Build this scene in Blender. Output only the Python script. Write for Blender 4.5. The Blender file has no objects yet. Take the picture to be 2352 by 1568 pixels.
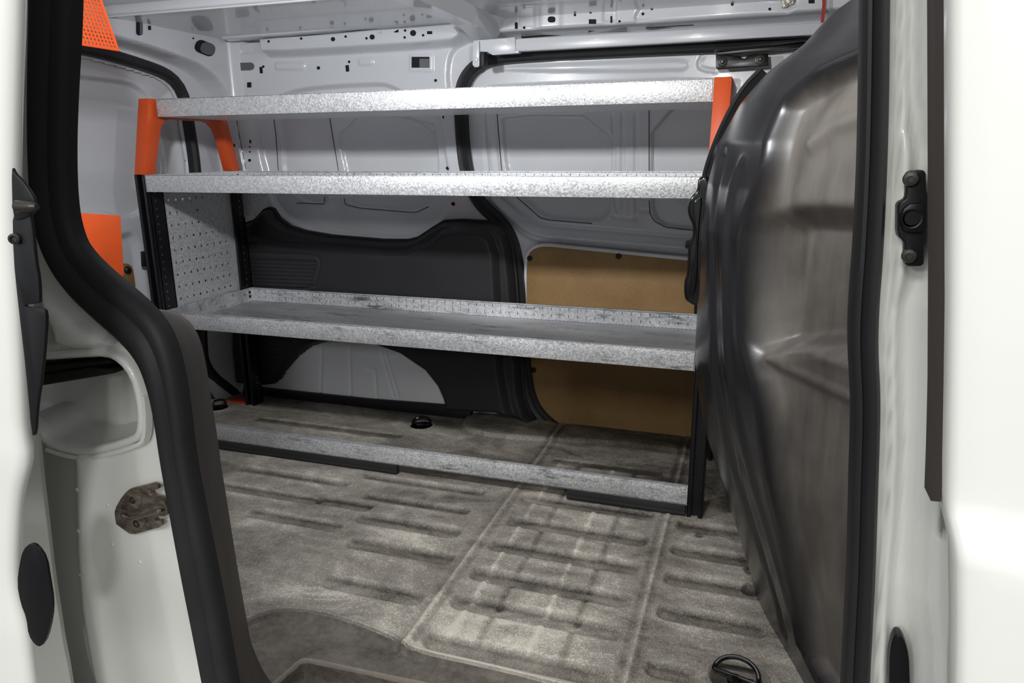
import bpy, bmesh, math, random
import numpy as np
from mathutils import Vector, Matrix
random.seed(4); rng = np.random.default_rng(4)
SC = bpy.context.scene; COL = SC.collection
# ------------------------------------------------------------------ camera
FOC = 1669.37; CAM = np.array([1.6093, -1.6261, 0.8493])
ROT = np.array([[0.9486533822390226, 0.31622245893499934, -0.007753504469948755],
                [0.0729248757810898, -0.2424914381080575, -0.9674088406338857],
                [-0.3077965608299993, 0.9171702453249281, -0.253100806462239]])
cd = bpy.data.cameras.new('camera'); cam = bpy.data.objects.new('camera', cd); COL.objects.link(cam)
cd.sensor_width = 36; cd.lens = 36 * FOC / 2352; cd.clip_start = 0.02; cd.clip_end = 60
M = np.eye(4); M[:3, 0] = ROT[0]; M[:3, 1] = -ROT[1]; M[:3, 2] = -ROT[2]; M[:3, 3] = CAM
cam.matrix_world = Matrix(M.tolist()); SC.camera = cam
# measured points of the photograph are turned into metres on the real plane each thing lies in
def ray(u, v): return ROT.T @ np.array([(u - 1176) / FOC, (v - 784) / FOC, 1.0])
def onY(u, v, y): d = ray(u, v); return CAM + d * (y - CAM[1]) / d[1]
def onX(u, v, x): d = ray(u, v); return CAM + d * (x - CAM[0]) / d[0]
def onZ(u, v, z=0.0): d = ray(u, v); return CAM + d * (z - CAM[2]) / d[2]
def XZ(pts, y): return np.array([[p[0], p[2]] for p in (onY(u, v, y) for u, v in pts)])
def YZ(pts, x): return np.array([[p[1], p[2]] for p in (onX(u, v, x) for u, v in pts)])
def XY(pts, z=0.0): return np.array([[p[0], p[1]] for p in (onZ(u, v, z) for u, v in pts)])
# ------------------------------------------------------------------ materials
def lin(c): c /= 255.0; return c / 12.92 if c <= 0.04045 else ((c + 0.055) / 1.055) ** 2.4
def rgb(r, g, b): return (lin(r), lin(g), lin(b), 1)
class NT:
    def __init__(s, name):
        s.m = bpy.data.materials.new(name); s.m.use_nodes = True; s.t = s.m.node_tree; s.t.nodes.clear()
        s.out = s.n('ShaderNodeOutputMaterial'); s.b = s.n('ShaderNodeBsdfPrincipled'); s.l(s.b.outputs[0], s.out.inputs[0])
        s.tc = s.n('ShaderNodeTexCoord')
    def n(s, t, **k):
        x = s.t.nodes.new(t)
        for a, v in k.items(): setattr(x, a, v)
        return x
    def l(s, a, b): s.t.links.new(a, b)
    def setp(s, **k):
        for a, v in k.items(): s.b.inputs[a.replace('_', ' ')].default_value = v
    def noise(s, scale, detail=4, rough=.55, stretch=None, dist=0):
        n = s.n('ShaderNodeTexNoise'); n.inputs['Scale'].default_value = scale; n.inputs['Detail'].default_value = detail
        n.inputs['Roughness'].default_value = rough; n.inputs['Distortion'].default_value = dist
        mp = s.n('ShaderNodeMapping'); s.l(s.tc.outputs['Object'], mp.inputs[0]); s.l(mp.outputs[0], n.inputs['Vector'])
        if stretch: mp.inputs['Scale'].default_value = stretch
        return n.outputs['Fac']
    def voro(s, scale, feature='F1', out='Distance', stretch=None):
        n = s.n('ShaderNodeTexVoronoi', feature=feature); n.inputs['Scale'].default_value = scale
        mp = s.n('ShaderNodeMapping'); s.l(s.tc.outputs['Object'], mp.inputs[0]); s.l(mp.outputs[0], n.inputs['Vector'])
        if stretch: mp.inputs['Scale'].default_value = stretch
        return n.outputs[out]
    def ramp(s, fac, stops):
        r = s.n('ShaderNodeValToRGB'); el = r.color_ramp.elements
        while len(el) < len(stops): el.new(0.5)
        for e, (p, c) in zip(el, stops): e.position = p; e.color = c if len(c) == 4 else (*c, 1)
        s.l(fac, r.inputs[0]); return r.outputs[0]
    def mix(s, fac, a, b, mode='MIX'):
        x = s.n('ShaderNodeMix', data_type='RGBA', blend_type=mode)
        for sock, v in ((x.inputs[0], fac), (x.inputs[6], a), (x.inputs[7], b)):
            if isinstance(v, (int, float, tuple)): sock.default_value = v
            else: s.l(v, sock)
        return x.outputs[2]
    def math(s, op, a, b=0.0, clamp=False):
        x = s.n('ShaderNodeMath', operation=op); x.use_clamp = clamp
        for sock, v in zip(x.inputs, (a, b)):
            if isinstance(v, (int, float)): sock.default_value = v
            else: s.l(v, sock)
        return x.outputs[0]
    def bump(s, h, strength=.3, dist=.001):
        x = s.n('ShaderNodeBump'); x.inputs['Strength'].default_value = strength; x.inputs['Distance'].default_value = dist
        s.l(h, x.inputs['Height']); s.l(x.outputs[0], s.b.inputs['Normal'])
def g(v): return (v, v, v, 1)
MAT = {}
def simple(name, col, rough=.5, metal=0.0, spec=.5, coat=0.0, bump=None, var=0.0, vscale=8):
    t = NT(name); t.setp(Roughness=rough, Metallic=metal); t.b.inputs['Specular IOR Level'].default_value = spec
    t.b.inputs['Coat Weight'].default_value = coat; t.b.inputs['Coat Roughness'].default_value = .05
    if var:
        n = t.noise(vscale, 5)
        lo = tuple(c * (1 - var) for c in col[:3]) + (1,); hi = tuple(min(1, c * (1 + var)) for c in col[:3]) + (1,)
        t.l(t.ramp(n, [(.3, lo), (.7, hi)]), t.b.inputs['Base Color'])
    else: t.b.inputs['Base Color'].default_value = col
    if bump: t.bump(t.noise(bump[0], 3), bump[1], bump[2])
    MAT[name] = t.m; return t
simple('inner_paint', rgb(210, 212, 216), .30, coat=.55, bump=(60, .10, .002), var=.03, vscale=5)
simple('outer_paint', rgb(236, 236, 230), .30, coat=.6, bump=(40, .04, .002))
simple('cavity', rgb(12, 12, 13), .8)
simple('grey_cavity', rgb(96, 98, 102), .5)
simple('rubber', rgb(38, 38, 40), .55, spec=.35, bump=(600, .15, .0006), var=.18, vscale=6)
simple('black_metal', rgb(16, 16, 19), .32, spec=.5)
simple('black_plastic', rgb(22, 22, 24), .42, spec=.4, bump=(900, .2, .0005))
simple('gloss_black', rgb(14, 14, 15), .16, spec=.55)
simple('trim_plastic', rgb(36, 36, 38), .55, spec=.35, bump=(700, .35, .0006), var=.12, vscale=7)
simple('strap_red', rgb(170, 52, 40), .7, bump=(300, .5, .001))
simple('tape', rgb(150, 146, 138), .35, metal=.5, bump=(60, .8, .004), var=.3, vscale=60)
simple('bolt_metal', rgb(70, 66, 62), .38, metal=.6)
simple('steel', rgb(150, 142, 132), .3, metal=.95, var=.25, vscale=90)
simple('concrete', rgb(96, 95, 92), .6, var=.15, vscale=3, bump=(50, .2, .002))
simple('strip_rubber', rgb(74, 68, 64), .6, bump=(500, .2, .0006))
t = simple('orange', rgb(206, 79, 29), .42, spec=.45, bump=(900, .15, .0004), var=.05, vscale=20)
# worn orange end plate
# pillar trim: grained plastic with pale scratches
t = NT('grained_trim'); t.setp(Roughness=.62); t.b.inputs['Specular IOR Level'].default_value = .35
sc1 = t.voro(34, 'DISTANCE_TO_EDGE', stretch=(1, 1, .25)); scm = t.math('LESS_THAN', sc1, .006)
scn = t.math('GREATER_THAN', t.noise(9, 2), .58); sf = t.math('MULTIPLY', scm, scn); sf = t.math('MULTIPLY', sf, .5)
base = t.ramp(t.noise(6, 5), [(.3, rgb(66, 62, 58)), (.7, rgb(84, 79, 74))])
t.l(t.mix(sf, base, rgb(140, 136, 130)), t.b.inputs['Base Color']); t.bump(t.voro(420), .35, .0008); MAT['grained_trim'] = t.m
# bulkhead: moulded grey-black plastic; inner face painted paler for caught light, with dusty streaks
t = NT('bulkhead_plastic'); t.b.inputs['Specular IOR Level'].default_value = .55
at = t.n('ShaderNodeAttribute', attribute_name='dust_light')
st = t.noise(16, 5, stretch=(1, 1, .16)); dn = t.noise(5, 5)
dusty_lit = t.ramp(t.math('ADD', t.math('MULTIPLY', st, .5), t.math('MULTIPLY', dn, .5)), [(.40, rgb(70, 66, 62)), (.58, rgb(104, 100, 95))])  # streaks are dust; the overall pale grey stands in for light
sp = t.math('LESS_THAN', t.voro(70), .035); dusty_lit = t.mix(t.math('MULTIPLY', sp, .3), dusty_lit, rgb(40, 37, 34))
t.l(t.mix(at.outputs['Fac'], rgb(26, 26, 28), dusty_lit), t.b.inputs['Base Color'])
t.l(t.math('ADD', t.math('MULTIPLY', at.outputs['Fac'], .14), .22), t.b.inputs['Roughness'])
t.bump(t.noise(700, 2), .10, .0006); MAT['bulkhead_plastic'] = t.m
# galvanised sheet
def galv(name, wear, bright=1.0):
    t = NT(name); t.setp(Metallic=.5)
    sp = t.voro(260, out='Color'); bw = t.n('ShaderNodeRGBToBW'); t.l(sp, bw.inputs[0])
    fn = t.noise(320, 3); mixv = t.math('ADD', t.math('MULTIPLY', bw.outputs[0], .5), t.math('MULTIPLY', fn, .5))
    c = t.ramp(mixv, [(.3, rgb(184 * bright, 186 * bright, 188 * bright)), (.7, rgb(228 * bright, 228 * bright, 229 * bright))])
    if wear:
        st = t.noise(26, 6, .65, stretch=(.28, .6, 1)); st2 = t.noise(110, 4, .7, stretch=(.12, .4, .8))
        w = t.ramp(t.math('ADD', t.math('MULTIPLY', st, .6), t.math('MULTIPLY', st2, .4)), [(.54, g(0)), (.64, g(1))])
        c = t.mix(t.math('MULTIPLY', w, wear), c, rgb(74, 74, 74))
        big = t.ramp(t.noise(5, 5, stretch=(.4, 1.6, 1)), [(.35, rgb(140, 142, 146)), (.65, rgb(255, 255, 255))]); c = t.mix(.55, c, big, 'MULTIPLY')
    t.l(c, t.b.inputs['Base Color']); t.l(t.ramp(bw.outputs[0], [(.2, g(.36)), (.8, g(.54))]), t.b.inputs['Roughness'])
    t.bump(t.math('ADD', t.noise(230, 2), t.math('MULTIPLY', bw.outputs[0], .25)), .50, .0014); MAT[name] = t.m
galv('galvanised', .0); galv('galvanised_worn', .8, 1.04); galv('galvanised_tray', .75, .86)
# hardboard
t = NT('hardboard'); t.setp(Roughness=.6); t.b.inputs['Specular IOR Level'].default_value = .25
c = t.ramp(t.noise(9, 6, .6), [(.3, rgb(132, 102, 64)), (.7, rgb(154, 124, 82))]); c = t.mix(.25, c, t.ramp(t.noise(260, 3), [(.3, rgb(114, 86, 54)), (.7, rgb(178, 146, 104))]))
t.l(c, t.b.inputs['Base Color']); t.bump(t.noise(300, 3), .08, .0006); MAT['hardboard'] = t.m
# floor mat: grained rubber with trodden-in dust (its point attribute = dirt on the mat plus darker zones)
t = NT('floor_mat'); t.b.inputs['Specular IOR Level'].default_value = .3
at = t.n('ShaderNodeAttribute', attribute_name='dust_light')
n1 = t.noise(6.5, 8, .70, stretch=(.75, 1.15, 1), dist=.9); n2 = t.noise(30, 7, .74, stretch=(.6, 1.0, 1), dist=.5); n3 = t.noise(150, 4, .7)
s = t.math('ADD', t.math('MULTIPLY', n1, .55), t.math('MULTIPLY', n2, .30)); s = t.math('ADD', s, t.math('MULTIPLY', n3, .15))
s = t.math('ADD', s, t.math('MULTIPLY', at.outputs['Fac'], .22))
gr = t.voro(330); s = t.math('ADD', s, t.math('MULTIPLY', t.math('SUBTRACT', gr, .35), .17))
c = t.ramp(s, [(.32, rgb(56, 54, 51)), (.46, rgb(112, 106, 98)), (.60, rgb(150, 145, 136)), (.76, rgb(208, 202, 188))])
sa = t.n('ShaderNodeAttribute', attribute_name='sill'); ism = t.math('LESS_THAN', sa.outputs['Fac'], 0.0)
lipm = t.math('LESS_THAN', t.math('ABSOLUTE', t.math('SUBTRACT', sa.outputs['Fac'], .0025)), .0022)
c = t.mix(t.math('MULTIPLY', lipm, .5), c, rgb(40, 38, 36))
sc_ = t.math('MULTIPLY', t.math('LESS_THAN', t.voro(22, 'DISTANCE_TO_EDGE', stretch=(.5, 1, 1)), .006), t.math('MULTIPLY', t.math('GREATER_THAN', t.noise(7, 2), .56), .22))
sn = t.math('ADD', t.math('MULTIPLY', t.noise(12, 6, .7), .6), t.math('MULTIPLY', t.noise(70, 4, .7), .4))
sill = t.ramp(sn, [(.36, rgb(74, 69, 64)), (.62, rgb(116, 110, 102))]); sill = t.mix(sc_, sill, rgb(150, 144, 136))
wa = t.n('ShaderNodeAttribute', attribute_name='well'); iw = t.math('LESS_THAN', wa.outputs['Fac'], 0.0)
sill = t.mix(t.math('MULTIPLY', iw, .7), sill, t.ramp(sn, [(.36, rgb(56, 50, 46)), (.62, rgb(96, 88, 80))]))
wl_ = t.math('LESS_THAN', t.math('ABSOLUTE', wa.outputs['Fac']), .003); sill = t.mix(t.math('MULTIPLY', wl_, .5), sill, rgb(150, 142, 130))
c = t.mix(ism, c, sill)
t.l(c, t.b.inputs['Base Color']); t.l(t.ramp(s, [(.4, g(.5)), (.65, g(.85))]), t.b.inputs['Roughness']); t.bump(gr, .45, .0012); MAT['floor_mat'] = t.m
# greasy striker steel
t = NT('greasy_steel'); t.setp(Metallic=.75, Roughness=.42)
c = t.ramp(t.noise(90, 6, .7, stretch=(.6, 1, 1.4)), [(.32, rgb(78, 68, 60)), (.5, rgb(140, 128, 116)), (.72, rgb(190, 180, 166))])
t.l(c, t.b.inputs['Base Color']); t.bump(t.noise(220, 3), .2, .0006); MAT['greasy_steel'] = t.m
# ------------------------------------------------------------------ helpers
def link(name, verts, faces, mats, parent=None, midx=None, smooth=35, attr=None):
    me = bpy.data.meshes.new(name); me.from_pydata([tuple(map(float, v)) for v in verts], [], [tuple(map(int, f)) for f in faces])
    for m in ([mats] if isinstance(mats, str) else mats): me.materials.append(MAT[m])
    if midx is not None: me.polygons.foreach_set('material_index', np.array(midx, dtype=np.int32))
    me.polygons.foreach_set('use_smooth', np.ones(len(me.polygons), dtype=bool))
    if smooth is not None and smooth < 180: me.set_sharp_from_angle(angle=math.radians(smooth))
    if attr is not None:
        a = me.attributes.new('dust_light', 'FLOAT', 'POINT'); a.data.foreach_set('value', np.asarray(attr, dtype=np.float32))
    me.update()
    o = bpy.data.objects.new(name, me); COL.objects.link(o)
    if parent is not None: o.parent = parent; o.matrix_parent_inverse = Matrix.Translation(-Vector(parent.location)) if parent.type == 'EMPTY' else Matrix()
    return o
class MB:
    def __init__(s): s.v = []; s.f = []; s.m = []
    def add(s, vs, fs, mi=0):
        k = len(s.v); s.v += [tuple(map(float, p)) for p in vs]; s.f += [tuple(i + k for i in f) for f in fs]; s.m += [mi] * len(fs)
    def box(s, a, b, mi=0, bev=0.0):
        x0, y0, z0 = np.minimum(a, b); x1, y1, z1 = np.maximum(a, b)
        if bev <= 0:
            vs = [(x, y, z) for x in (x0, x1) for y in (y0, y1) for z in (z0, z1)]
            s.add(vs, [(0, 1, 3, 2), (4, 6, 7, 5), (0, 4, 5, 1), (2, 3, 7, 6), (0, 2, 6, 4), (1, 5, 7, 3)], mi)
        else:
            bm = bmesh.new(); r = bmesh.ops.create_cube(bm, size=1)
            for v in bm.verts: v.co = Vector(((x0 + x1) / 2 + v.co.x * (x1 - x0), (y0 + y1) / 2 + v.co.y * (y1 - y0), (z0 + z1) / 2 + v.co.z * (z1 - z0)))
            bmesh.ops.bevel(bm, geom=bm.edges[:], offset=bev, segments=2, affect='EDGES', profile=.5)
            s.bm(bm, mi)
    def bm(s, bm, mi=0):
        bm.verts.index_update(); s.add([v.co[:] for v in bm.verts], [[v.index for v in f.verts] for f in bm.faces], mi); bm.free()
    def slab(s, pts, vec, mi=0, bev=0.0, seg=2):
        """outline polygon (3D, planar) given thickness along vec"""
        bm = bmesh.new(); vec = Vector(vec)
        vs = [bm.verts.new(tuple(map(float, p))) for p in pts]; f = bm.faces.new(vs)
        r = bmesh.ops.extrude_face_region(bm, geom=[f]); nv = [e for e in r['geom'] if isinstance(e, bmesh.types.BMVert)]
        for v in nv: v.co += vec
        bmesh.ops.recalc_face_normals(bm, faces=bm.faces[:])
        if bev > 0:
            ed = [e for e in bm.edges if len(e.link_faces) == 2 and e.calc_face_angle(0) > .7]
            bmesh.ops.bevel(bm, geom=ed, offset=bev, segments=seg, affect='EDGES', profile=.5, clamp_overlap=True)
        s.bm(bm, mi)
    def tube(s, path, r, n=10, mi=0, closed=False, cap=True):
        P = [np.array(p, float) for p in path]; k = len(P); rr = r if hasattr(r, '__len__') else [r] * k
        T = []
        for i in range(k):
            a = P[(i - 1) % k] if (closed or i > 0) else P[i]; b = P[(i + 1) % k] if (closed or i < k - 1) else P[i]
            d = b - a; T.append(d / (np.linalg.norm(d) + 1e-12))
        up = np.array([0, 0, 1.0]) if abs(T[0][2]) < .9 else np.array([1.0, 0, 0]); vs = []
        N = np.cross(T[0], up); N /= np.linalg.norm(N)
        for i in range(k):
            N = N - T[i] * (N @ T[i]); N /= np.linalg.norm(N); Bn = np.cross(T[i], N)
            for j in range(n):
                a = 2 * math.pi * j / n; vs.append(P[i] + rr[i] * (math.cos(a) * N + math.sin(a) * Bn))
        fs = []; lim = k if closed else k - 1
        for i in range(lim):
            for j in range(n):
                a = i * n + j; b = i * n + (j + 1) % n; c = ((i + 1) % k) * n + (j + 1) % n; d = ((i + 1) % k) * n + j; fs.append((a, b, c, d))
        if cap and not closed: fs.append(tuple(range(n))[::-1]); fs.append(tuple((k - 1) * n + j for j in range(n)))
        s.add(vs, fs, mi)
    def lathe(s, prof, origin, axis, n=24, mi=0):
        ax = Vector(axis).normalized(); u = ax.orthogonal().normalized(); w = ax.cross(u); o = Vector(tuple(map(float, origin))); vs = []; fs = []
        for (r, h) in prof:
            for j in range(n):
                a = 2 * math.pi * j / n; vs.append((o + ax * h + (u * math.cos(a) + w * math.sin(a)) * r)[:])
        for i in range(len(prof) - 1):
            for j in range(n): fs.append((i * n + j, i * n + (j + 1) % n, (i + 1) * n + (j + 1) % n, (i + 1) * n + j))
        fs.append(tuple(range(n))[::-1]); fs.append(tuple((len(prof) - 1) * n + j for j in range(n))); s.add(vs, fs, mi)
    def sweep(s, path, prof, scale=None, B=(0, -1, 0), mi=0, closed=False):
        """profile (a,b): a along the in-plane normal, b along B"""
        P = [np.array(p, float) for p in path]; k = len(P); B = np.array(B, float); n = len(prof); vs = []; fs = []
        for i in range(k):
            a = P[(i - 1) % k] if (closed or i > 0) else P[i]; b = P[(i + 1) % k] if (closed or i < k - 1) else P[i]
            T = b - a; T /= np.linalg.norm(T); N = np.cross(B, T); N /= np.linalg.norm(N); sc = 1 if scale is None else scale[i]
            for (pa, pb) in prof: vs.append(P[i] + N * pa * sc + B * pb * (sc if sc < 1 else 1))
        for i in range(k if closed else k - 1):
            for j in range(n):
                fs.append((i * n + j, i * n + (j + 1) % n, ((i + 1) % k) * n + (j + 1) % n, ((i + 1) % k) * n + j))
        if not closed: fs.append(tuple(range(n))[::-1]); fs.append(tuple((k - 1) * n + j for j in range(n)))
        s.add(vs, fs, mi)
    def quadstrip(s, A, Bp, mi=0):
        k = len(A); s.add(list(A) + list(Bp), [(i, i + 1, k + i + 1, k + i) for i in range(k - 1)], mi)
    def build(s, name, mats, parent=None, smooth=35):
        bm = bmesh.new(); vs = [bm.verts.new(v) for v in s.v]
        for f, mi in zip(s.f, s.m):
            try: fc = bm.faces.new([vs[i] for i in f]); fc.material_index = mi
            except ValueError: pass
        bmesh.ops.recalc_face_normals(bm, faces=bm.faces[:])
        me = bpy.data.meshes.new(name); bm.to_mesh(me); bm.free()
        for m in ([mats] if isinstance(mats, str) else mats): me.materials.append(MAT[m])
        me.polygons.foreach_set('use_smooth', np.ones(len(me.polygons), dtype=bool)); me.set_sharp_from_angle(angle=math.radians(smooth)); me.update()
        o = bpy.data.objects.new(name, me); COL.objects.link(o)
        if parent is not None: o.parent = parent; o.matrix_parent_inverse = Matrix.Translation(-Vector(parent.location)) if parent.type == 'EMPTY' else Matrix()
        return o
def tag(o, label=None, cat=None, group=None, kind=None):
    if label: o['label'] = label
    if cat: o['category'] = cat
    if group: o['group'] = group
    if kind: o['kind'] = kind
    return o
def thing(name, loc, label, cat, group=None):
    o = bpy.data.objects.new(name, None); COL.objects.link(o); o.location = tuple(map(float, loc)); o.empty_display_size = .05
    return tag(o, label, cat, group)
def copy_tree(o, parent=None, off=None):
    c = o.copy(); COL.objects.link(c)
    if parent is not None: c.parent = parent
    if off is not None: c.location = Vector(o.location) + Vector(off)
    for ch in list(o.children): copy_tree(ch, c)
    return c
# 2D fields
def chaikin(p, it=2, closed=True):
    p = np.array(p, float)
    for _ in range(it):
        if closed: q = np.roll(p, -1, 0); p = np.stack([.75 * p + .25 * q, .25 * p + .75 * q], 1).reshape(-1, p.shape[1])
        else:
            a, b = p[:-1], p[1:]; m = np.stack([.75 * a + .25 * b, .25 * a + .75 * b], 1).reshape(-1, p.shape[1]); p = np.vstack([p[:1], m, p[-1:]])
    return p
def sdf(U, V, poly):
    d = np.full(U.shape, 1e9); ins = np.zeros(U.shape, bool); k = len(poly)
    for i in range(k):
        ax, ay = poly[i]; bx, by = poly[(i + 1) % k]; ex, ey = bx - ax, by - ay; L = ex * ex + ey * ey + 1e-15
        t = np.clip(((U - ax) * ex + (V - ay) * ey) / L, 0, 1); dx = U - ax - t * ex; dy = V - ay - t * ey; d = np.minimum(d, dx * dx + dy * dy)
        c = ((ay > V) != (by > V)) & (U < (bx - ax) * (V - ay) / (by - ay + 1e-15) + ax); ins ^= c
    d = np.sqrt(d); return np.where(ins, -d, d)
def dline(U, V, pts):
    d = np.full(U.shape, 1e9)
    for i in range(len(pts) - 1):
        ax, ay = pts[i]; bx, by = pts[i + 1]; ex, ey = bx - ax, by - ay; L = ex * ex + ey * ey + 1e-15
        t = np.clip(((U - ax) * ex + (V - ay) * ey) / L, 0, 1); dx = U - ax - t * ex; dy = V - ay - t * ey; d = np.minimum(d, dx * dx + dy * dy)
    return np.sqrt(d)
def sm(t): t = np.clip(t, 0, 1); return t * t * (3 - 2 * t)
def press(sd, w): return sm(-sd / w)          # 0 at outline, 1 deeper than w inside
def rounded(cx, cy, hw, hh, r, n=6):
    out = []
    for sx, sy, a0 in ((1, 1, 0), (-1, 1, 90), (-1, -1, 180), (1, -1, 270)):
        for i in range(n + 1): a = math.radians(a0 + 90 * i / n); out.append((cx + sx * (hw - r) + r * math.cos(a), cy + sy * (hh - r) + r * math.sin(a)))
    return out
def grid_faces(nu, nv, keep=None):
    i, j = np.meshgrid(np.arange(nu - 1), np.arange(nv - 1), indexing='ij'); a = i * nv + j
    f = np.stack([a, a + nv, a + nv + 1, a + 1], -1)
    return f[keep] if keep is not None else f.reshape(-1, 4)
def compact(V, F):
    u, inv = np.unique(F.ravel(), return_inverse=True); return V[u], inv.reshape(F.shape), u
def interp_path(p, n):
    p = np.array(p, float); s = np.r_[0, np.cumsum(np.linalg.norm(np.diff(p, axis=0), axis=1))]; t = np.linspace(0, s[-1], n)
    return np.stack([np.interp(t, s, p[:, k]) for k in range(p.shape[1])], 1)
YW = .50      # inner face of the far body side
def wp(pts, y=YW): return XZ(pts, y)
# ================================================================== far body side (wall_left)
def hole_meshes(mb, holes, yfun, mi):
    """punched holes: a dark recessed pocket with its own rim, set in the sheet"""
    for h in holes:
        k, u, v = h[0], h[1], h[2]
        if k == 'c': poly = [(u + h[3] * math.cos(a), v + h[3] * math.sin(a)) for a in np.linspace(0, 2 * math.pi, 17)[:-1]]
        else:
            w, hh = h[3] / 2, h[4] / 2; r = h[5] if len(h) > 5 else 1; a = math.radians(h[6]) if len(h) > 6 else 0
            poly = [(u + x * math.cos(a) - y * math.sin(a), v + x * math.sin(a) + y * math.cos(a)) for x, y in rounded(0, 0, w, hh, min(r, w, hh), 4)]
        pts = []
        for (a, b) in poly:
            p = onY(a, b, YW)
            for _ in range(4): p = onY(a, b, yfun(p[0], p[2]))
            pts.append(p)
        pts = np.array(pts); m = mi
        if len(h) > 7: m = h[7]
        mb.add(pts + [0, -.0007 - .0006 * (m == 2 or len(h) > 7), 0], [tuple(range(len(pts)))], m)
ST = .004
xs = np.arange(-.30, 1.98, ST); zs = np.arange(-.06, 1.27, ST); XX, ZZ = np.meshgrid(xs, zs, indexing='ij')
Y = np.full(XX.shape, YW)
seal_c = [(1900, 97), (1840, 99), (1700, 104), (1500, 112), (1200, 127), (1120, 136), (1085, 155), (1062, 188), (1056, 230), (1058, 300), (1066, 380), (1080, 430), (1105, 475), (1150, 510), (1178, 560), (1190, 640), (1197, 740), (1206, 850), (1218, 920), (1248, 965), (1300, 1000), (1400, 1035)]
SEALW = wp(seal_c)
SEALW = np.vstack([SEALW, [[SEALW[-1][0] + .1, -.03]]])
door_poly = np.vstack([chaikin(SEALW, 2, False), [[2.1, -.3], [2.1, SEALW[0][1]]]])
dsd = sdf(XX, ZZ, door_poly)
# door aperture: flange then recess for the door
flange = wp([(1095, 84), (1045, 100), (1025, 130), (1022, 190), (1033, 235), (1050, 300), (1056, 380), (1068, 440), (1090, 480), (1140, 520), (1165, 570)])
Y += .012 * press(sdf(XX, ZZ, np.vstack([chaikin(flange, 2, False), [[.93, .3], [.95, -.3], [2.1, -.3], [2.1, flange[0][1]]]])), .012)
Y += .022 * press(dsd, .012)
# ---- quarter panel pressings
bead = lambda pts, amt, w, it=2, closed=False: amt * np.exp(-(dline(XX, ZZ, chaikin(wp(pts), it, closed)) / w) ** 2)
q_win = chaikin(wp([(640, 214), (700, 196), (860, 186), (895, 190), (940, 215), (985, 240), (1015, 262), (1022, 330), (1033, 395), (1040, 440), (1020, 505), (985, 525), (945, 550), (900, 548), (760, 540), (660, 510), (625, 478), (612, 430), (585, 330), (590, 240)]), 2)
Y += .020 * press(sdf(XX, ZZ, q_win), .016)
q_in = chaikin(wp([(632, 258), (632, 305), (640, 320), (640, 395), (660, 440), (700, 470), (745, 468), (745, 450), (1000, 455), (1002, 350), (990, 262)]), 1)
Y += .012 * press(sdf(XX, ZZ, q_in), .006)
q_b = chaikin(wp([(792, 448), (797, 475), (880, 486), (955, 488), (990, 470), (1003, 440), (995, 264), (752, 262)]), 1); Y += .012 * press(sdf(XX, ZZ, q_b), .006)
# rear corner post seam
Y += -.010 * press(sdf(XX, ZZ, np.vstack([wp([(519, 130), (536, 225), (548, 300), (566, 392), (590, 560), (600, 700)]), [[-.6, .2], [-.6, 1.2]]])), .004)
# embossed pads on the upper band
for (u, v, w, hh, r) in ((667, 152, 72, 21, 9), (841, 142, 38, 20, 9)):
    Y -= .005 * press(sdf(XX, ZZ, wp(rounded(u, v, w / 2, hh / 2, r))), .006)
Y -= .004 * press(sdf(XX, ZZ, wp(rounded(968, 144, 28, 22, 6))), .004)
Y += bead([(530, 118), (583, 118)], .004, .005)
# door beads / recesses
d1 = chaikin(wp([(1142, 262), (1143, 290), (1153, 395), (1170, 440), (1240, 500), (1262, 505), (1365, 514), (1392, 500), (1400, 470), (1402, 262)]), 1); Y += .014 * press(sdf(XX, ZZ, d1), .005)
d2 = chaikin(wp([(1491, 246), (1491, 470), (1500, 505), (1530, 525), (1640, 535), (1700, 535), (1700, 238)]), 1); Y += .014 * press(sdf(XX, ZZ, d2), .005)
for p in ([(1403, 265), (1405, 460), (1416, 490)], [(1456, 262), (1457, 505)], [(1425, 262), (1425, 500)], [(1463, 470), (1464, 486), (1487, 486)], [(1405, 500), (1432, 505), (1455, 505)], [(1122, 255), (1137, 420)], [(1100, 256), (1112, 400)]): Y += bead(p, .005, .006)
for off, amt in ((0, .010), (22, -.008), (44, .008)):
    Y += bead([(1137 - off * .6, 455 + off * .3), (1190 - off * .6, 500 + off * .6), (1228 - off * .3, 520 + off), (1300, 526 + off), (1430, 537 + off), (1700, 560 + off * 1.05)], amt, .007)
top_rec = chaikin(wp([(1145, 150), (1145, 163), (1560, 164), (1580, 152), (1578, 134), (1540, 131), (1200, 145)]), 1); Y += .007 * press(sdf(XX, ZZ, top_rec), .008)
top2 = chaikin(wp([(1100, 196), (1130, 192), (1700, 170), (1700, 215), (1090, 240)]), 1); Y += .009 * press(sdf(XX, ZZ, top2), .009)
Y += bead([(1612, 124), (1602, 140), (1606, 155), (1640, 160)], .004, .004)
# ---- wheel arch housing (white) and the dark gap under it
arch = chaikin(wp([(560, 880), (640, 880), (665, 850), (700, 812), (740, 788), (850, 778), (935, 805), (985, 838), (1010, 870), (1022, 905), (1038, 932), (1036, 960), (560, 910)]), 1)
Y -= .035 * press(sdf(XX, ZZ, arch) - .03, .02)
for p in ([(752, 790), (748, 905)], [(815, 790), (818, 912)], [(886, 800), (915, 902)], [(895, 800), (925, 902)], [(855, 840), (872, 842), (877, 905)], [(970, 850), (1000, 853), (1010, 870)], [(600, 884), (800, 906), (850, 917), (1030, 928)]): Y += bead(p, .004, .004, 0)
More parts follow.
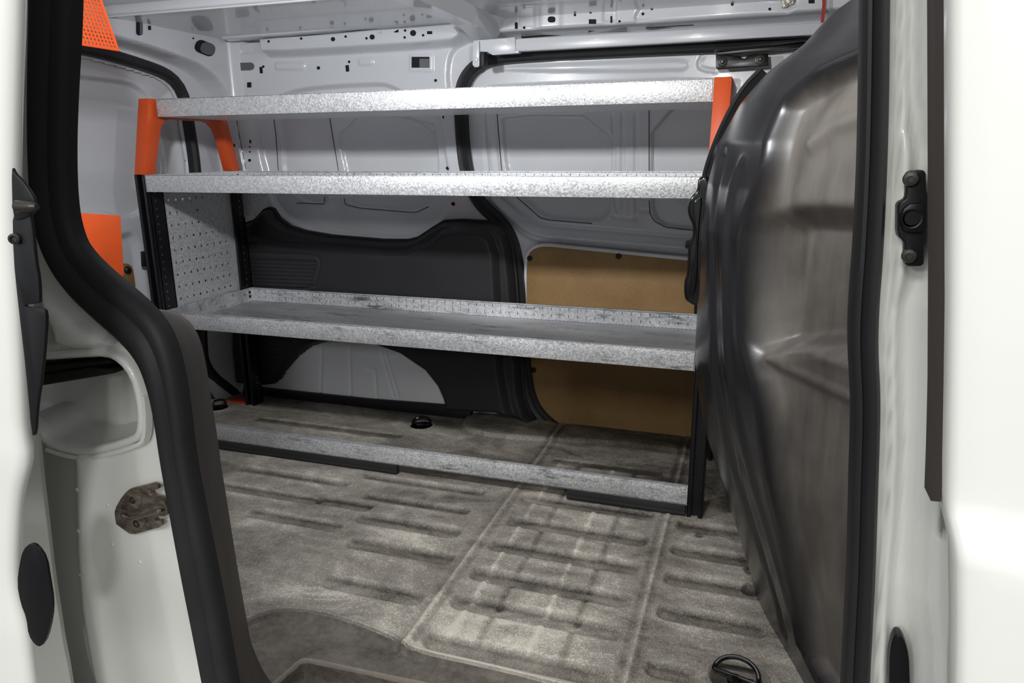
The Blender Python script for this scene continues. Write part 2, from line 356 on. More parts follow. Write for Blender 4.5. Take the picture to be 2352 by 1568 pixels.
# ---- cant rail (rear half) and header box (door half)
cant = np.vstack([wp([(592, 88), (594, 120), (606, 132), (800, 121), (1035, 107), (1060, 95)], .46), [[.95, 1.27], [-.0, 1.27]]])
Y -= .055 * press(sdf(XX, ZZ, chaikin(cant, 1)), .018)
cant_top = np.vstack([wp([(500, 95), (600, 90), (1048, 54), (1100, 40)], .445), [[1.0, 1.4], [-.4, 1.4]]])
ct = sdf(XX, ZZ, cant_top)
head = np.vstack([wp([(1040, 92), (1120, 90), (1160, 84), (1400, 70), (1880, 40), (2000, 30)], .46), [[2.1, 1.4], [.8, 1.4]]])
Y -= .070 * press(sdf(XX, ZZ, chaikin(head, 1)), .014)
Y += .045 * press(ct, .006) * (XX < .92)
hd2 = chaikin(wp([(1455, 35), (1460, 58), (1800, 36), (1830, 20), (1830, -10), (1480, 5)], .44), 1); Y += .008 * press(sdf(XX, ZZ, hd2), .006)
for (u, v, w, hh) in ((1213, 47, 40, 40), (1402, 38, 36, 34)): Y += .006 * press(sdf(XX, ZZ, wp(rounded(u, v, w / 2, hh / 2, 8), .44)), .006)
Y -= .004 * press(sdf(XX, ZZ, wp(rounded(1267, 46, 26, 22, 7), .44)), .004)
def ywall(x, z):
    i = min(max(int(round((x - xs[0]) / ST)), 0), len(xs) - 1); j = min(max(int(round((z - zs[0]) / ST)), 0), len(zs) - 1); return Y[i, j]
VV = np.stack([XX, Y, ZZ], -1).reshape(-1, 3); FF = grid_faces(len(xs), len(zs))
mb = MB(); mb.v = [tuple(v) for v in VV]; mb.f = [tuple(f) for f in FF]; mb.m = [0] * len(FF)
holes = [('c', 617, 95, 3), ('c', 692, 88.5, 3), ('c', 765, 90, 5), ('c', 794, 84, 3), ('c', 842, 88, 3), ('c', 855, 85, 6), ('r', 870, 74, 10, 6), ('r', 910, 71, 11, 7), ('c', 930.6, 70, 3), ('c', 929.6, 86, 3), ('c', 949, 76, 7), ('c', 972, 81, 3), ('r', 987, 75, 12, 7),
    ('r', 537, 131.6, 5, 7, 2), ('r', 558.7, 153, 52, 18, 9, -2, 2), ('r', 600, 161, 7, 15, 1, -5), ('c', 605, 153, 3), ('c', 731.6, 156, 4), ('c', 802, 142, 3), ('r', 798, 157, 8, 15, 1, -5), ('r', 966, 143, 41, 25, 1, 0), ('r', 975, 145, 22, 20, 1, 0, 2), ('c', 1000.7, 184.7, 3.5), ('r', 572.7, 195, 10, 12, 1), ('c', 515, 201.5, 4), ('r', 536, 175, 4, 9, 2), ('c', 536, 334, 4.5), ('r', 575, 325, 4, 8, 1), ('c', 574, 337, 2), ('c', 574, 348.6, 2), ('c', 573.6, 368, 3.5), ('r', 1018, 269, 4, 6, 1), ('c', 1028, 386, 4), ('c', 1041, 468, 4.5), ('c', 498, 146, 2.5),
    ('c', 1161.7, 40.6, 3), ('r', 1186, 59, 7, 15, 1), ('c', 1204, 63.5, 3), ('r', 1267, 44.8, 18, 14, 6), ('c', 1320.6, 34.4, 3), ('c', 1356.5, 28.7, 3), ('r', 1361, 49.7, 17, 11, 1), ('r', 1404, 44.8, 4, 16, 1), ('c', 1423, 49, 3), ('c', 1476.7, 32, 3.5), ('c', 1497, 20, 3.5), ('c', 1682, 10, 3.5), ('c', 1768, 21, 3.5), ('r', 1864, 3, 14, 10, 1),
    ('r', 1144, 83, 35, 4, 2, -3), ('r', 1247, 82, 100, 5, 2, -4), ('r', 1396, 71, 90, 5, 2, -4), ('r', 1538, 61.5, 110, 5, 2, -4), ('r', 1689, 52, 120, 5, 2, -4),
    ('c', 1000, 260, 0.1)]
hole_meshes(mb, holes[:-1], ywall, 1)
for gp in ([(1142, 262), (1144, 290), (1153, 395)], [(757, 268), (778, 393)], [(1491, 246), (1491, 395)], [(1491, 460), (1493, 490), (1503, 508), (1530, 522), (1620, 531)], [(1187, 452), (1241, 500), (1262, 505), (1360, 513)], [(790, 448), (793, 470), (830, 478), (955, 488), (985, 474)], [(682, 466), (745, 468), (746, 452)], [(629, 270), (634, 310), (640, 395)], [(521, 135), (548, 300), (566, 392)]):
    q = interp_path(np.array(gp, float), 24); pts = []
    for (u, v) in q:
        p = onY(u, v, YW)
        for _ in range(4): p = onY(u, v, ywall(p[0], p[2]))
        pts.append(p + [0, -.0012, 0])
    yy_ = np.array([p[1] for p in pts]); 
    mb.tube(pts, .0011, 5, 1)
wl = link('wall_left', mb.v, mb.f, ['inner_paint', 'cavity', 'grey_cavity'], midx=mb.m, smooth=180); tag(wl, kind='structure')
# outer skin behind the pressings so the wall is a body side, not a sheet
mb = MB(); mb.box((-.45, .57, -.3), (2.6, .60, 1.27)); tag(mb.build('wall_left_outer', 'outer_paint'), kind='structure')
# ================================================================== rear door aperture (wall_back) and barn door (door_1)
XR = -.15; XB = -.07
ap = chaikin(np.vstack([[[-1.2, 1.165]], YZ([(165, 103), (250, 124), (330, 147), (385, 166), (415, 192), (430, 225), (441, 300), (455, 390), (464, 560), (468, 770), (474, 850)], XR), [[.44, -.06], [-1.2, -.06]]]), 1)
ys = np.arange(-1.02, .70, ST); zr = np.arange(-.05, 1.27, ST); YY, ZR = np.meshgrid(ys, zr, indexing='ij'); sd = sdf(YY, ZR, ap)
Xf = np.full(YY.shape, XR) - .03 * press(sd, .02)
beam = sm((.075 - np.abs(ZR - 1.205)) / .03)   # header box over the rear door
hbq = YZ([(180, 62), (266, 88), (346, 110), (400, 129), (453, 148)], XB)
hb = np.vstack([[[-1.3, hbq[0][1] + .01]], hbq, YZ([(480, 165), (508, 192), (531, 232), (552, 300), (571, 390), (590, 500)], XB), [[.72, .5], [.72, 1.5], [-1.3, 1.5]]])
Xf += (XB - XR) * press(sdf(YY, ZR, chaikin(hb, 1)) - .004, .014)
Xf += .05 * sm((YY - .48) / .03) * (ZR < 2)
keep = (sd[:-1, :-1] > -.018) | (sd[1:, 1:] > -.018)
VV = np.stack([Xf, YY, ZR], -1).reshape(-1, 3); V2, F2, _ = compact(VV, grid_faces(len(ys), len(zr), keep))
mb = MB(); mb.v = [tuple(v) for v in V2]; mb.f = [tuple(f) for f in F2]; mb.m = [0] * len(F2)
def xh(k, u, v, *a):
    if k == 'c': poly = [(u + a[0] * math.cos(q), v + a[0] * math.sin(q)) for q in np.linspace(0, 2 * math.pi, 15)[:-1]]
    else: an = math.radians(a[3]); poly = [(u + x * math.cos(an) - y * math.sin(an), v + x * math.sin(an) + y * math.cos(an)) for x, y in rounded(0, 0, a[0] / 2, a[1] / 2, a[2], 4)]
    pts = []
    for (p, q) in poly:
        P = onX(p, q, XB)
        for _ in range(5):
            i = min(max(int(round((P[1] - ys[0]) / ST)), 0), len(ys) - 1); j = min(max(int(round((P[2] - zr[0]) / ST)), 0), len(zr) - 1); P = onX(p, q, Xf[i, j])
        pts.append(P)
    mb.add(np.array(pts) + [.0015 + .0008 * (len(a) > 4), 0, 0], [tuple(range(len(pts)))], 2 if len(a) > 4 else 1)
for h in (('r', 319, 62, 15, 39, 7, 0), ('r', 323, 64, 7, 33, 3, 0, 1), ('r', 342.6, 64, 7, 10, 1, -5), ('c', 299.6, 40, 2.2), ('c', 443, 88, 2.2), ('r', 470, 110.5, 48, 30, 13, 22), ('r', 476, 112, 34, 26, 11, 22, 1)): xh(*h)
wb = link('wall_back', mb.v, mb.f, ['inner_paint', 'cavity', 'grey_cavity'], midx=mb.m, smooth=180); tag(wb, kind='structure')
# barn door inner panel
XD = -.21
yd = np.arange(-1.0, .56, ST); zd = np.arange(-.05, 1.20, ST); YD, ZD = np.meshgrid(yd, zd, indexing='ij'); Xd = np.full(YD.shape, XD)
rec = chaikin(np.vstack([[[-1.2, YZ([(160, 170)], XD)[0][1]]], YZ([(160, 170), (285, 186), (318, 196), (343, 218), (358, 245), (372, 330), (385, 392), (372, 440), (340, 478), (300, 505)], XD), [[-.0, .70], [-1.2, .66]]]), 2)
Xd -= .018 * press(sdf(YD, ZD, rec), .006)
Xd += .02 * np.exp(-(dline(YD, ZD, np.vstack([[[-1.1, 1.13]], YZ([(160, 122), (250, 138), (330, 165), (385, 205), (402, 270), (420, 400), (440, 700)], XD)])) / .022) ** 2)
hw = chaikin(YZ([(300, 520), (330, 560), (335, 640), (345, 720), (300, 760), (240, 700), (240, 560)], XD), 2); Xd -= .02 * press(sdf(YD, ZD, hw), .03)
VV = np.stack([Xd, YD, ZD], -1).reshape(-1, 3)
d1o = link('door_1', VV, grid_faces(len(yd), len(zd)), 'inner_paint', smooth=180); tag(d1o, kind='structure')
mb = MB(); P = [onX(u, v, XD + .012) for u, v in ((322, 577), (345, 575), (347, 612), (324, 612))]; mb.slab(P, (.012, 0, 0), bev=.002); mb.build('door_catch', 'black_plastic', d1o)
mb = MB(); mb.box((XD - .10, -1.0, -.05), (XD - .07, .56, 1.2)); mb.build('outer_skin', 'outer_paint', d1o)
# rear door hardboard
hp = thing('hardboard_panel', onX(280, 660, XD + .004), 'small brown hardboard lining low on the rear door, below the plain orange plate', 'panel')
mb = MB(); o2 = chaikin(YZ([(150, 612), (270, 603), (296, 606), (303, 625), (308, 690), (310, 760), (150, 800)], XD), 1); mb.slab([(XD + .004, a, b) for a, b in o2], (.005, 0, 0), bev=.001); bd = mb.build('board', 'hardboard', hp)
mb = MB(); mb.lathe([(.012, 0), (.012, .004), (.008, .009), (.003, .010)], onX(292, 620, XD + .009), (1, 0, 0)); mb.build('clip', 'black_plastic', bd)
# rear door seal
mb = MB(); path = [(XR - .006, a, b) for a, b in interp_path(chaikin(np.vstack([[[-1.0, 1.185]], YZ([(165, 105), (250, 124), (330, 148), (385, 168), (412, 192), (428, 225), (440, 300), (453, 390), (462, 560), (466, 770), (472, 850)], XR), [[.445, .0]]]), 2, False), 90)]
mb.sweep(path, [(-.015, -.012), (-.015, .010), (-.006, .018), (.006, .018), (.015, .010), (.015, -.012)], B=(1, 0, 0))
tag(mb.build('door_seal', 'rubber'), 'black rubber seal curving round the rear door opening behind the shelving', 'door seal')
# ================================================================== far sliding door seal, rail, lining, roller bracket
sp = interp_path(chaikin(SEALW[:-1], 2, False), 160)
mb = MB(); mb.sweep([(a, .498, b) for a, b in sp], [(-.016, -.03), (-.017, .004), (-.010, .013), (-.002, .011), (.003, .006), (.010, .008), (.016, .002), (.016, -.03)])
tag(mb.build('door_seal', 'rubber'), 'black rubber seal outlining the far sliding door, behind the rack', 'door seal')
rail = thing('door_rail', onY(1190, 105, .42), 'painted roller rail running along the top of the far sliding door', 'rail')
mb = MB(); a, b, c, d = (onY(*p, .415) for p in ((1184, 89), (1905, 50), (1905, 78), (1184, 118))); mb.slab([a, b, c, d], (0, .03, 0), bev=.003); mb.build('rail_channel', 'inner_paint', rail)
mb = MB(); P = [onY(*p, .411) for p in ((1086, 93), (1150, 88), (1183, 85), (1184, 121), (1125, 124), (1120, 119), (1100, 119))]; mb.slab(P, (0, .034, 0), bev=.002); mb.build('rail_cover', 'inner_paint', rail)
mb = MB(); P = [onY(*p, .404) for p in ((1087, 95), (1100, 94), (1101, 150), (1098, 154), (1089, 154), (1085, 148))]; mb.slab(P, (0, .004, 0), bev=.001)
mb.lathe([(.006, 0), (.006, .003), (.003, .004)], onY(1094, 137, .404), (0, -1, 0)); eb_ = mb.build('end_bracket', 'inner_paint', rail)
mb = MB(); P = [onY(*p, .409) for p in ((1101, 119), (1112, 119), (1112, 153), (1101, 153))]; mb.slab(P, (0, .035, 0), bev=.003); tag(mb.build('rubber_stop', 'rubber', eb_), 'black rubber stop')
mb = MB(); P = [onY(*p, .412) for p in ((1128, 122), (1190, 117), (1192, 121), (1130, 126))]; mb.slab(P, (0, .02, 0)); mb.build('rail_lip', 'inner_paint', rail)
hb2 = thing('hardboard_panel', onY(1400, 800, .512), 'large brown hardboard lining on the far sliding door, seen behind the rack', 'panel')
o2 = chaikin(wp([(1206, 620), (1210, 582), (1228, 566), (1255, 562), (1300, 567), (1600, 597), (1800, 615), (1800, 1050), (1600, 1022), (1330, 993), (1285, 978), (1245, 945), (1222, 900), (1212, 850), (1208, 740)], .516), 1)
mb = MB(); mb.slab([(a, .516, b) for a, b in o2], (0, .005, 0), bev=.0012); bd = mb.build('board', 'hardboard', hb2)
for (u, v) in ((1217, 593), (1421, 588), (1226, 849), (1582, 1014)):
    mb = MB(); mb.lathe([(.0085, 0), (.0085, .003), (.006, .006), (.0035, .0062), (.003, .004)], onY(u, v, .516), (0, -1, 0)); mb.build('clip', 'black_plastic', bd)
mb = MB(); mb.sweep([(a, .519, b) for a, b in np.vstack([o2, o2[:1]])], [(-.006, -.004), (-.004, .004), (.004, .004), (.006, -.004)]); mb.build('panel_surround', 'inner_paint', hb2)
rb = thing('roller_bracket', onY(1700, 140, .47), 'black steel roller bracket bolted to the top of the far sliding door', 'bracket')
mb = MB(); P = [onY(*p, .478) for p in ((1644, 124), (1700, 128), (1704, 133), (1711, 135), (1718, 126), (1764, 122), (1766, 152), (1648, 160), (1644, 154))]; mb.slab(P, (0, .012, 0), bev=.003); pt_ = mb.build('plate', 'black_metal', rb)
mb = MB(); A = [onY(*p, .470) for p in ((1638, 124), (1642, 117), (1760, 105), (1850, 94), (1850, 108), (1766, 118), (1650, 127))]; mb.slab(A, (0, .012, 0), bev=.002); mb.slab([p + [0, -.035, 0] for p in [onY(*q, .470) for q in ((1642, 116), (1760, 104), (1850, 93), (1850, 97), (1760, 108), (1642, 120))]], (0, .04, 0), bev=.002); mb.build('arm', 'black_metal', rb)
for (u, v) in ((1659, 142), (1746, 137)):
    mb = MB(); mb.lathe([(.013, 0), (.013, .003), (.010, .004), (.010, .002), (.005, .003), (.005, .008), (.003, .010)], onY(u, v, .478), (0, -1, 0)); tag(mb.build('bolt', 'bolt_metal', pt_), 'grey bolt head')
st = MB(); P = [onY(*p, .41) for p in ((1886, -30), (1897, -30), (1897, 8), (1893, 50), (1885, 52), (1889, 8))]; st.slab(P, (0, .003, 0)); tag(st.build('strap', 'strap_red'), 'frayed red strap hanging from the header at top right', 'strap')
st = MB(); P = [onY(*p, .4285) for p in ((1792, -14), (1828, -14), (1826, 2), (1820, 10), (1812, 12), (1806, 18), (1796, 19))]; st.slab(P, (0, -.0015, 0)); tag(st.build('tape_patch', 'tape'), 'torn grey tape stuck on the header near the top right', 'tape')
# ================================================================== black quarter trim
qt = thing('quarter_trim_panel', onY(900, 700, .45), 'large black plastic side lining behind the rack, cut round the white wheel arch', 'trim panel')
outl = wp([(540, 520), (566, 512), (585, 505), (606, 482), (618, 477), (626, 480), (640, 502), (665, 520), (700, 531), (760, 541), (880, 551), (935, 551), (960, 545), (995, 522), (1020, 507), (1060, 505), (1115, 508), (1148, 514), (1168, 535), (1178, 570), (1186, 640), (1193, 740), (1200, 850), (1204, 905), (1218, 950), (1245, 985), (1180, 955), (1150, 942), (1036, 936), (1028, 905), (1016, 878), (990, 845), (935, 808), (860, 782), (760, 780), (725, 792), (695, 815), (668, 845), (655, 866), (640, 877), (615, 880), (540, 872)], .48)
xq = np.arange(-.12, 1.06, ST); zq = np.arange(-.04, .80, ST); XQ, ZQ = np.meshgrid(xq, zq, indexing='ij'); sq = sdf(XQ, ZQ, outl)
YQ = np.full(XQ.shape, .492)
YQ -= .050 * sm(-sq / .02) ** .5
shelf = XZ([(540, 545), (600, 540), (650, 552), (720, 558), (900, 572), (940, 570), (985, 552), (1020, 525), (1060, 518), (1110, 522), (1135, 540), (1150, 580), (1155, 700), (1160, 850), (1175, 930), (1185, 955), (540, 1000)], .45)
ss = sdf(XQ, ZQ, shelf); YQ -= .022 * sm(-ss / .022) + .006 * sm(-ss / .005)
gp = chaikin(XZ([(540, 578), (560, 579), (715, 585), (736, 592), (737, 612), (722, 668), (540, 668)], .42), 1); gd = sdf(XQ, ZQ, gp); YQ += .004 * np.exp(-(gd / .004) ** 2)
for i in range(9):
    v = 596 + i * 8.6; YQ += .005 * np.exp(-(dline(XQ, ZQ, XZ([(540, v), (727 - i * 2.2, v + 6)], .42)) / .0035) ** 2)
for i in range(9):
    v = 776 + i * 8.6; YQ += .005 * np.exp(-(dline(XQ, ZQ, XZ([(540, v), (668 - i * 3, v + 7)], .42)) / .0035) ** 2)
kf = (sq[:-1, :-1] < .002) & (sq[1:, 1:] < .002) & (sq[1:, :-1] < .002) & (sq[:-1, 1:] < .002)
V2, F2, _ = compact(np.stack([XQ, YQ, ZQ], -1).reshape(-1, 3), grid_faces(len(xq), len(zq), kf))
link('lining', V2, F2, 'trim_plastic', qt, smooth=180)
mb = MB(); oc = np.vstack([outl, outl[:1]]); mb.sweep([(a, .485, b) for a, b in oc], [(-.003, -.01), (-.003, .006), (.003, .006), (.003, -.01)]); mb.build('edge_lip', 'trim_plastic', qt)
mb = MB(); P = [onY(*p, .452) for p in ((560, 886), (620, 893), (850, 917), (1033, 931), (1080, 942), (1080, 965), (560, 925))]; P2 = [np.array([p[0], p[1], max(p[2], .0)]) for p in P]; mb.slab(P2, (0, .03, 0), bev=.001); mb.build('lower_strip', 'black_plastic', qt)
# ================================================================== floor
xf = np.arange(-.36, 1.95, .0042); yf = np.arange(-1.06, .56, .0042); FX, FY = np.meshgrid(xf, yf, indexing='ij'); FZ = np.zeros(FX.shape); DU = np.zeros(FX.shape)
def rib(x0, x1, y, w=.027, h=.010, sk=0.0):
    """recessed flute in the mat with a rounded end, dirt banked along its near side"""
    global FZ, DU
    yy = FY - y - sk * (FX - x0); e = np.maximum(np.maximum(x0 - FX, FX - x1), 0); d = np.sqrt(yy ** 2 + e ** 2)
    FZ -= h * sm((w - d) / (w * .38)); DU -= .36 * sm((w * .95 - d) / (w * .3)) + .42 * np.exp(-((yy - w * .55) / (w * .30)) ** 2) * sm((w - d) / (w * .2) + .6)
    sf = sm((np.minimum(FX - x0, x1 - FX) + .01) / .05); DU += .26 * np.exp(-((yy + w * 1.5) / (w * .8)) ** 2) * sf + .22 * np.exp(-((yy - w * 1.1) / (w * .35)) ** 2) * sf
for y in (-.02, -.143, -.259, -.377, -.478, -.602): rib(1.118, 1.408, y)
for y in (-.045, -.157, -.272, -.390): rib(1.505, 1.66, y)
rib(1.505, 1.545, -.553, .024)
rib(.77, .99, -.238); rib(.81, 1.02, -.344); rib(.84, 1.02, -.497, .026, .006); rib(.72, .98, -.135, .018); rib(.5, .72, -.30, .022, .005); rib(.3, .62, -.09, .018); rib(.66, .98, -.03, .018); rib(.62, .74, -.19, .022, .006)
rib(.3, .6, -.2, .02, .004); rib(.15, .95, .14, .02, .005); rib(.1, .6, .25, .02, .005); rib(1.12, 1.4, .10, .018, .004); rib(1.12, 1.4, .22, .018, .004)
for k, y in enumerate((-.08, -.2, -.318, -.428, -.54, .035, .16)):
    for x in (1.135, 1.19, 1.285, 1.345):
        d = np.abs(FX - x); m = (np.abs(FY - y) < .045); sgn = 1 if x in (1.135, 1.285) else -1
        FZ += sgn * .0035 * np.exp(-(d / .0045) ** 2) * m; DU += sgn * .5 * np.exp(-(d / .006) ** 2) * m
for sx in (1.0657, 1.4572):
    m = (FY > -.645); FZ += (.003 * np.exp(-((FX - sx) / .004) ** 2) - .003 * np.exp(-((np.abs(FX - sx) - .012) / .005) ** 2)) * m
    DU += (.55 * np.exp(-((FX - sx) / .0025) ** 2) - .30 * np.exp(-((np.abs(FX - sx) - .012) / .007) ** 2)) * m
for (u, v, r) in ((1723, 1311, .014), (1723, 1349, .016), (1606, 1230, .010), (1713, 1258, .008)):
    p = onZ(u, v); d = np.hypot(FX - p[0], FY - p[1]); FZ += .0015 * np.exp(-((d - r) / .003) ** 2) - .002 * sm((r - d) / .004); DU -= .8 * sm((r + .002 - d) / .004)
# step edge towards the door sill and the recessed step well
edge = np.vstack([XY([(500, 1470), (575, 1420), (640, 1402), (700, 1405), (760, 1416), (850, 1446), (925, 1480), (960, 1500), (1100, 1530), (1250, 1568)]), [[1.9, -.66], [1.9, -1.3], [.5, -1.3], [.5, -.7]]])
es = sdf(FX, FY, chaikin(edge, 1)); FZ -= .010 * sm(-es / .006); FZ += .004 * np.exp(-((es - .006) / .006) ** 2); DU -= .28 * sm(-es / .01); DU += .9 * np.exp(-((es - .012) / .012) ** 2) * (FX > 1.06)
well = np.vstack([XY([(600, 1580), (617, 1566), (655, 1534), (688, 1504), (700, 1501), (760, 1512), (869, 1536), (1045, 1570), (1150, 1592)]), [[1.5, -.80], [1.5, -1.3], [.88, -1.3]]])
wsd = sdf(FX, FY, chaikin(well, 1)); FZ -= .03 * sm(-wsd / .012) + .10 * sm(-(wsd + .02) / .08)
# raised moulding by the far sill, and dirt drifts
ms = chaikin(XY([(1055, 985), (1062, 965), (1095, 950), (1150, 948), (1320, 985), (1600, 1030), (1600, 1045), (1400, 1020), (1200, 1010), (1110, 1003)]), 2); FZ += .012 * press(sdf(FX, FY, ms), .008)
for _ in range(46):
    cx, cy = rng.uniform(-.2, 1.7), rng.uniform(-.62, .4); a, b = rng.uniform(.03, .16), rng.uniform(.012, .05); DU += rng.uniform(-.38, .38) * np.exp(-((FX - cx) / a) ** 2 - ((FY - cy) / b) ** 2)
DU += .26 * np.exp(-((FX - 1.25) / .28) ** 2 - ((FY + .52) / .16) ** 2) + .5 * np.exp(-((FX - .9) / .12) ** 2 - ((FY + .29) / .05) ** 2) + .45 * np.exp(-((FX - .35) / .25) ** 2 - ((FY - .16) / .08) ** 2) + .35 * np.exp(-((FX - .95) / .2) ** 2 - ((FY + .56) / .06) ** 2)
DU -= .55 * sm((FX - 1.0) / .4) * sm((FY - .03) / .06) + .35 * sm((FY - .36) / .06)  # darker tone behind the rack's right half and along the far wall
fl = link('floor', np.stack([FX, FY, FZ], -1).reshape(-1, 3), grid_faces(len(xf), len(yf)), 'floor_mat', smooth=180, attr=DU.ravel()); tag(fl, kind='structure')
for an, av in (('sill', es), ('well', wsd)):
    a_ = fl.data.attributes.new(an, 'FLOAT', 'POINT'); a_.data.foreach_set('value', av.ravel().astype(np.float32))
# ================================================================== roof
xc = np.arange(-.36, 2.0, .012); yc = np.arange(-1.06, .56, .006); RX, RY = np.meshgrid(xc, yc, indexing='ij')
RZ = 1.205 + .022 * sm((.012 - RY) / .012) * (1 - sm((-.5 - RY) / .02) * .8)
rf = link('ceiling', np.stack([RX, RY, RZ], -1).reshape(-1, 3), grid_faces(len(xc), len(yc)), 'inner_paint', smooth=180); tag(rf, kind='structure')
mb = MB(); mb.box((-.45, -1.12, 1.265), (2.6, .6, 1.28)); tag(mb.build('ceiling_outer', 'outer_paint'), kind='structure')
mb = MB(); A = [onY(u, v, .415) for u, v in ((508, 76), (1045, 28))]; Bq = [onY(u, v, .415) for u, v in ((508, 91), (1045, 44))]; mb.slab([A[0], A[1], Bq[1], Bq[0]], (0, .05, .0), bev=.004); tag(mb.build('trim_1', 'inner_paint'), kind='structure')
mb = MB(); mb.tube([(-.2, .018, 1.205), (.78, .018, 1.205)], .004, 8); tag(mb.build('trim_2', 'inner_paint'), kind='structure')
# roof bow over the partition between rear bay and door bay
mb = MB(); prof = [(.775, 1.235), (.80, 1.178), (.87, 1.172), (.915, 1.235)]
k = len(prof); yb = [.44, .36, .30, -1.05]; vs = []
for i, y in enumerate(yb):
    dz = -.02 if i == 0 else 0
    for (a, b) in prof: vs.append((a + (.0 if i else .005), y, b + dz))
mb.add(vs, [(i * k + j, i * k + (j + 1) % k, (i + 1) * k + (j + 1) % k, (i + 1) * k + j) for i in range(3) for j in range(k)] + [tuple(range(k))]); tag(mb.build('trim_3', 'inner_paint'), kind='structure')
# ================================================================== storage rack
rack = thing('storage_rack', (.75, .2, 0), 'galvanised van shelving rack with orange top brackets and black posts', 'shelving')
L = 1.5; D = .402; TH = .0022
Z2, Z3, Z4, Z1 = (.748, .7945), (.3639, .4104), (.030, .0774), (.9489, .9963)
def tray(name, x0, x1, y0, y1, z, mat, slots=True, dividers=0):
    mb = MB()
    mb.box((x0, y0, z[0]), (x1, y0 + TH, z[1]), bev=.0008); mb.box((x0, y0, z[1] - TH), (x1, y0 + .010, z[1]), bev=.0006)
    mb.box((x0, y0 + TH, z[0]), (x1, y1 - TH, z[0] + TH), 2 if mat == 'galvanised_worn' else 0); mb.box((x0, y1 - TH, z[0]), (x1, y1, z[1])); mb.box((x0, y1 - .008, z[1] - TH), (x1, y1, z[1]))
    mb.box((x0, y0, z[0]), (x0 + TH, y1, z[1])); mb.box((x1 - TH, y0, z[0]), (x1, y1, z[1]))
    if slots:
        n = int((x1 - x0) / .0262)
        for i in range(1, n):
            x = x0 + (x1 - x0) * i / n
            for zz in (.010, .030): mb.box((x - .0007, y1 - TH - .0003, z[0] + zz), (x + .0007, y1 - TH + .0005, z[0] + zz + .009), 1)
        for i in range(int((x1 - x0) / .011)):
            x = x0 + .012 + i * .011
            mb.box((x, y1 - .014, z[0] + TH), (x + .006, y1 - .012, z[0] + TH + .0004), 1); mb.box((x, y0 + .012, z[0] + TH), (x + .006, y0 + .014, z[0] + TH + .0004), 1)
        for zz in (.018, .032): mb.lathe([(.0055, 0), (.0055, .0006)], (x0 + TH, y1 - .018, z[0] + zz), (1, 0, 0), 14, 1)
    return mb.build(name, [mat, 'cavity', 'galvanised_tray'], rack, smooth=30)
tray('shelf', .010, 1.500, .0634, .345, Z1, 'galvanised', False)
tray('shelf', 0, L, 0, D, Z2, 'galvanised')
tray('shelf', 0, L, 0, D, Z3, 'galvanised_worn')
mb = MB(); mb.box((0, 0, Z4[0]), (L, .0022, Z4[1]), bev=.0008); mb.box((0, 0, Z4[1] - .002), (L, .012, Z4[1]), bev=.0006); mb.box((0, .0, Z4[0]), (L, .02, Z4[0] + .002)); mb.build('front_rail', 'galvanised_worn', rack)
for x0, x1 in ((0, .73), (1.205, 1.497)):
    mb = MB(); mb.box((x0, .001, 0), (x1, .016, Z4[0]), bev=.002); mb.box((x0, -.002, .004), (x1, .004, .012), bev=.001); mb.build('foot_strip', 'rubber', rack)
def post(x0, sx, y0, y1, top):
    """folded C post, holes along the flank that faces the shelves"""
    mb = MB(); w = .036; xa, xb = (x0, x0 + w)
    inner = xb if sx > 0 else xa
    mb.box((xa, y0, 0), (xa + .010, y0 + .004, top), bev=.001); mb.box((xb - .010, y0, 0), (xb, y0 + .004, top), bev=.001); mb.box((xa, y0 + .012, 0), (xb, y0 + .015, top))
    mb.box((xa, y0, 0), (xa + .0022, y1, top)); mb.box((xb - .0022, y0, 0), (xb, y1, top)); mb.box((xa, y1 - .003, 0), (xb, y1, top))
    for i in range(int(top / .0215)):
        z = .012 + i * .0215
        if z < top - .008: mb.lathe([(.0030, 0), (.0028, .0007)], (inner - sx * .0002, (y0 + y1) / 2 + .006 * (1 if y0 > .2 else -1) * .4, z), (sx, 0, 0), 8, 1)
    return tag(mb.build('post', ['black_metal', 'steel'], rack), 'black post with rows of holes')
post(-.036, 1, 0, .060, .7945); post(-.036, 1, .352, .402, .748); post(L, -1, 0, .060, .7945); post(L, -1, .352, .402, .748)
def bracket(x0):
    out = [(.0, .7945), (.0505, .9975), (.36, .9975), (.402, .7945)]; n = 8
    inn = [(.362, .7945), (.342, .88), (.335, .905), (.325, .925), (.305, .940), (.28, .9455), (.12, .9455), (.10, .940), (.085, .925), (.075, .90), (.040, .7945)]
    out = [(.0, .7945), (.0505, .9975), (.350, .9975), (.402, .7945)]
    mb = MB(); mb.slab([(x0, a, b) for a, b in out + inn], (.036, 0, 0), bev=.0016); return tag(mb.build('top_bracket', 'orange', rack), 'orange painted bracket')
bracket(-.036); bracket(L + .002)
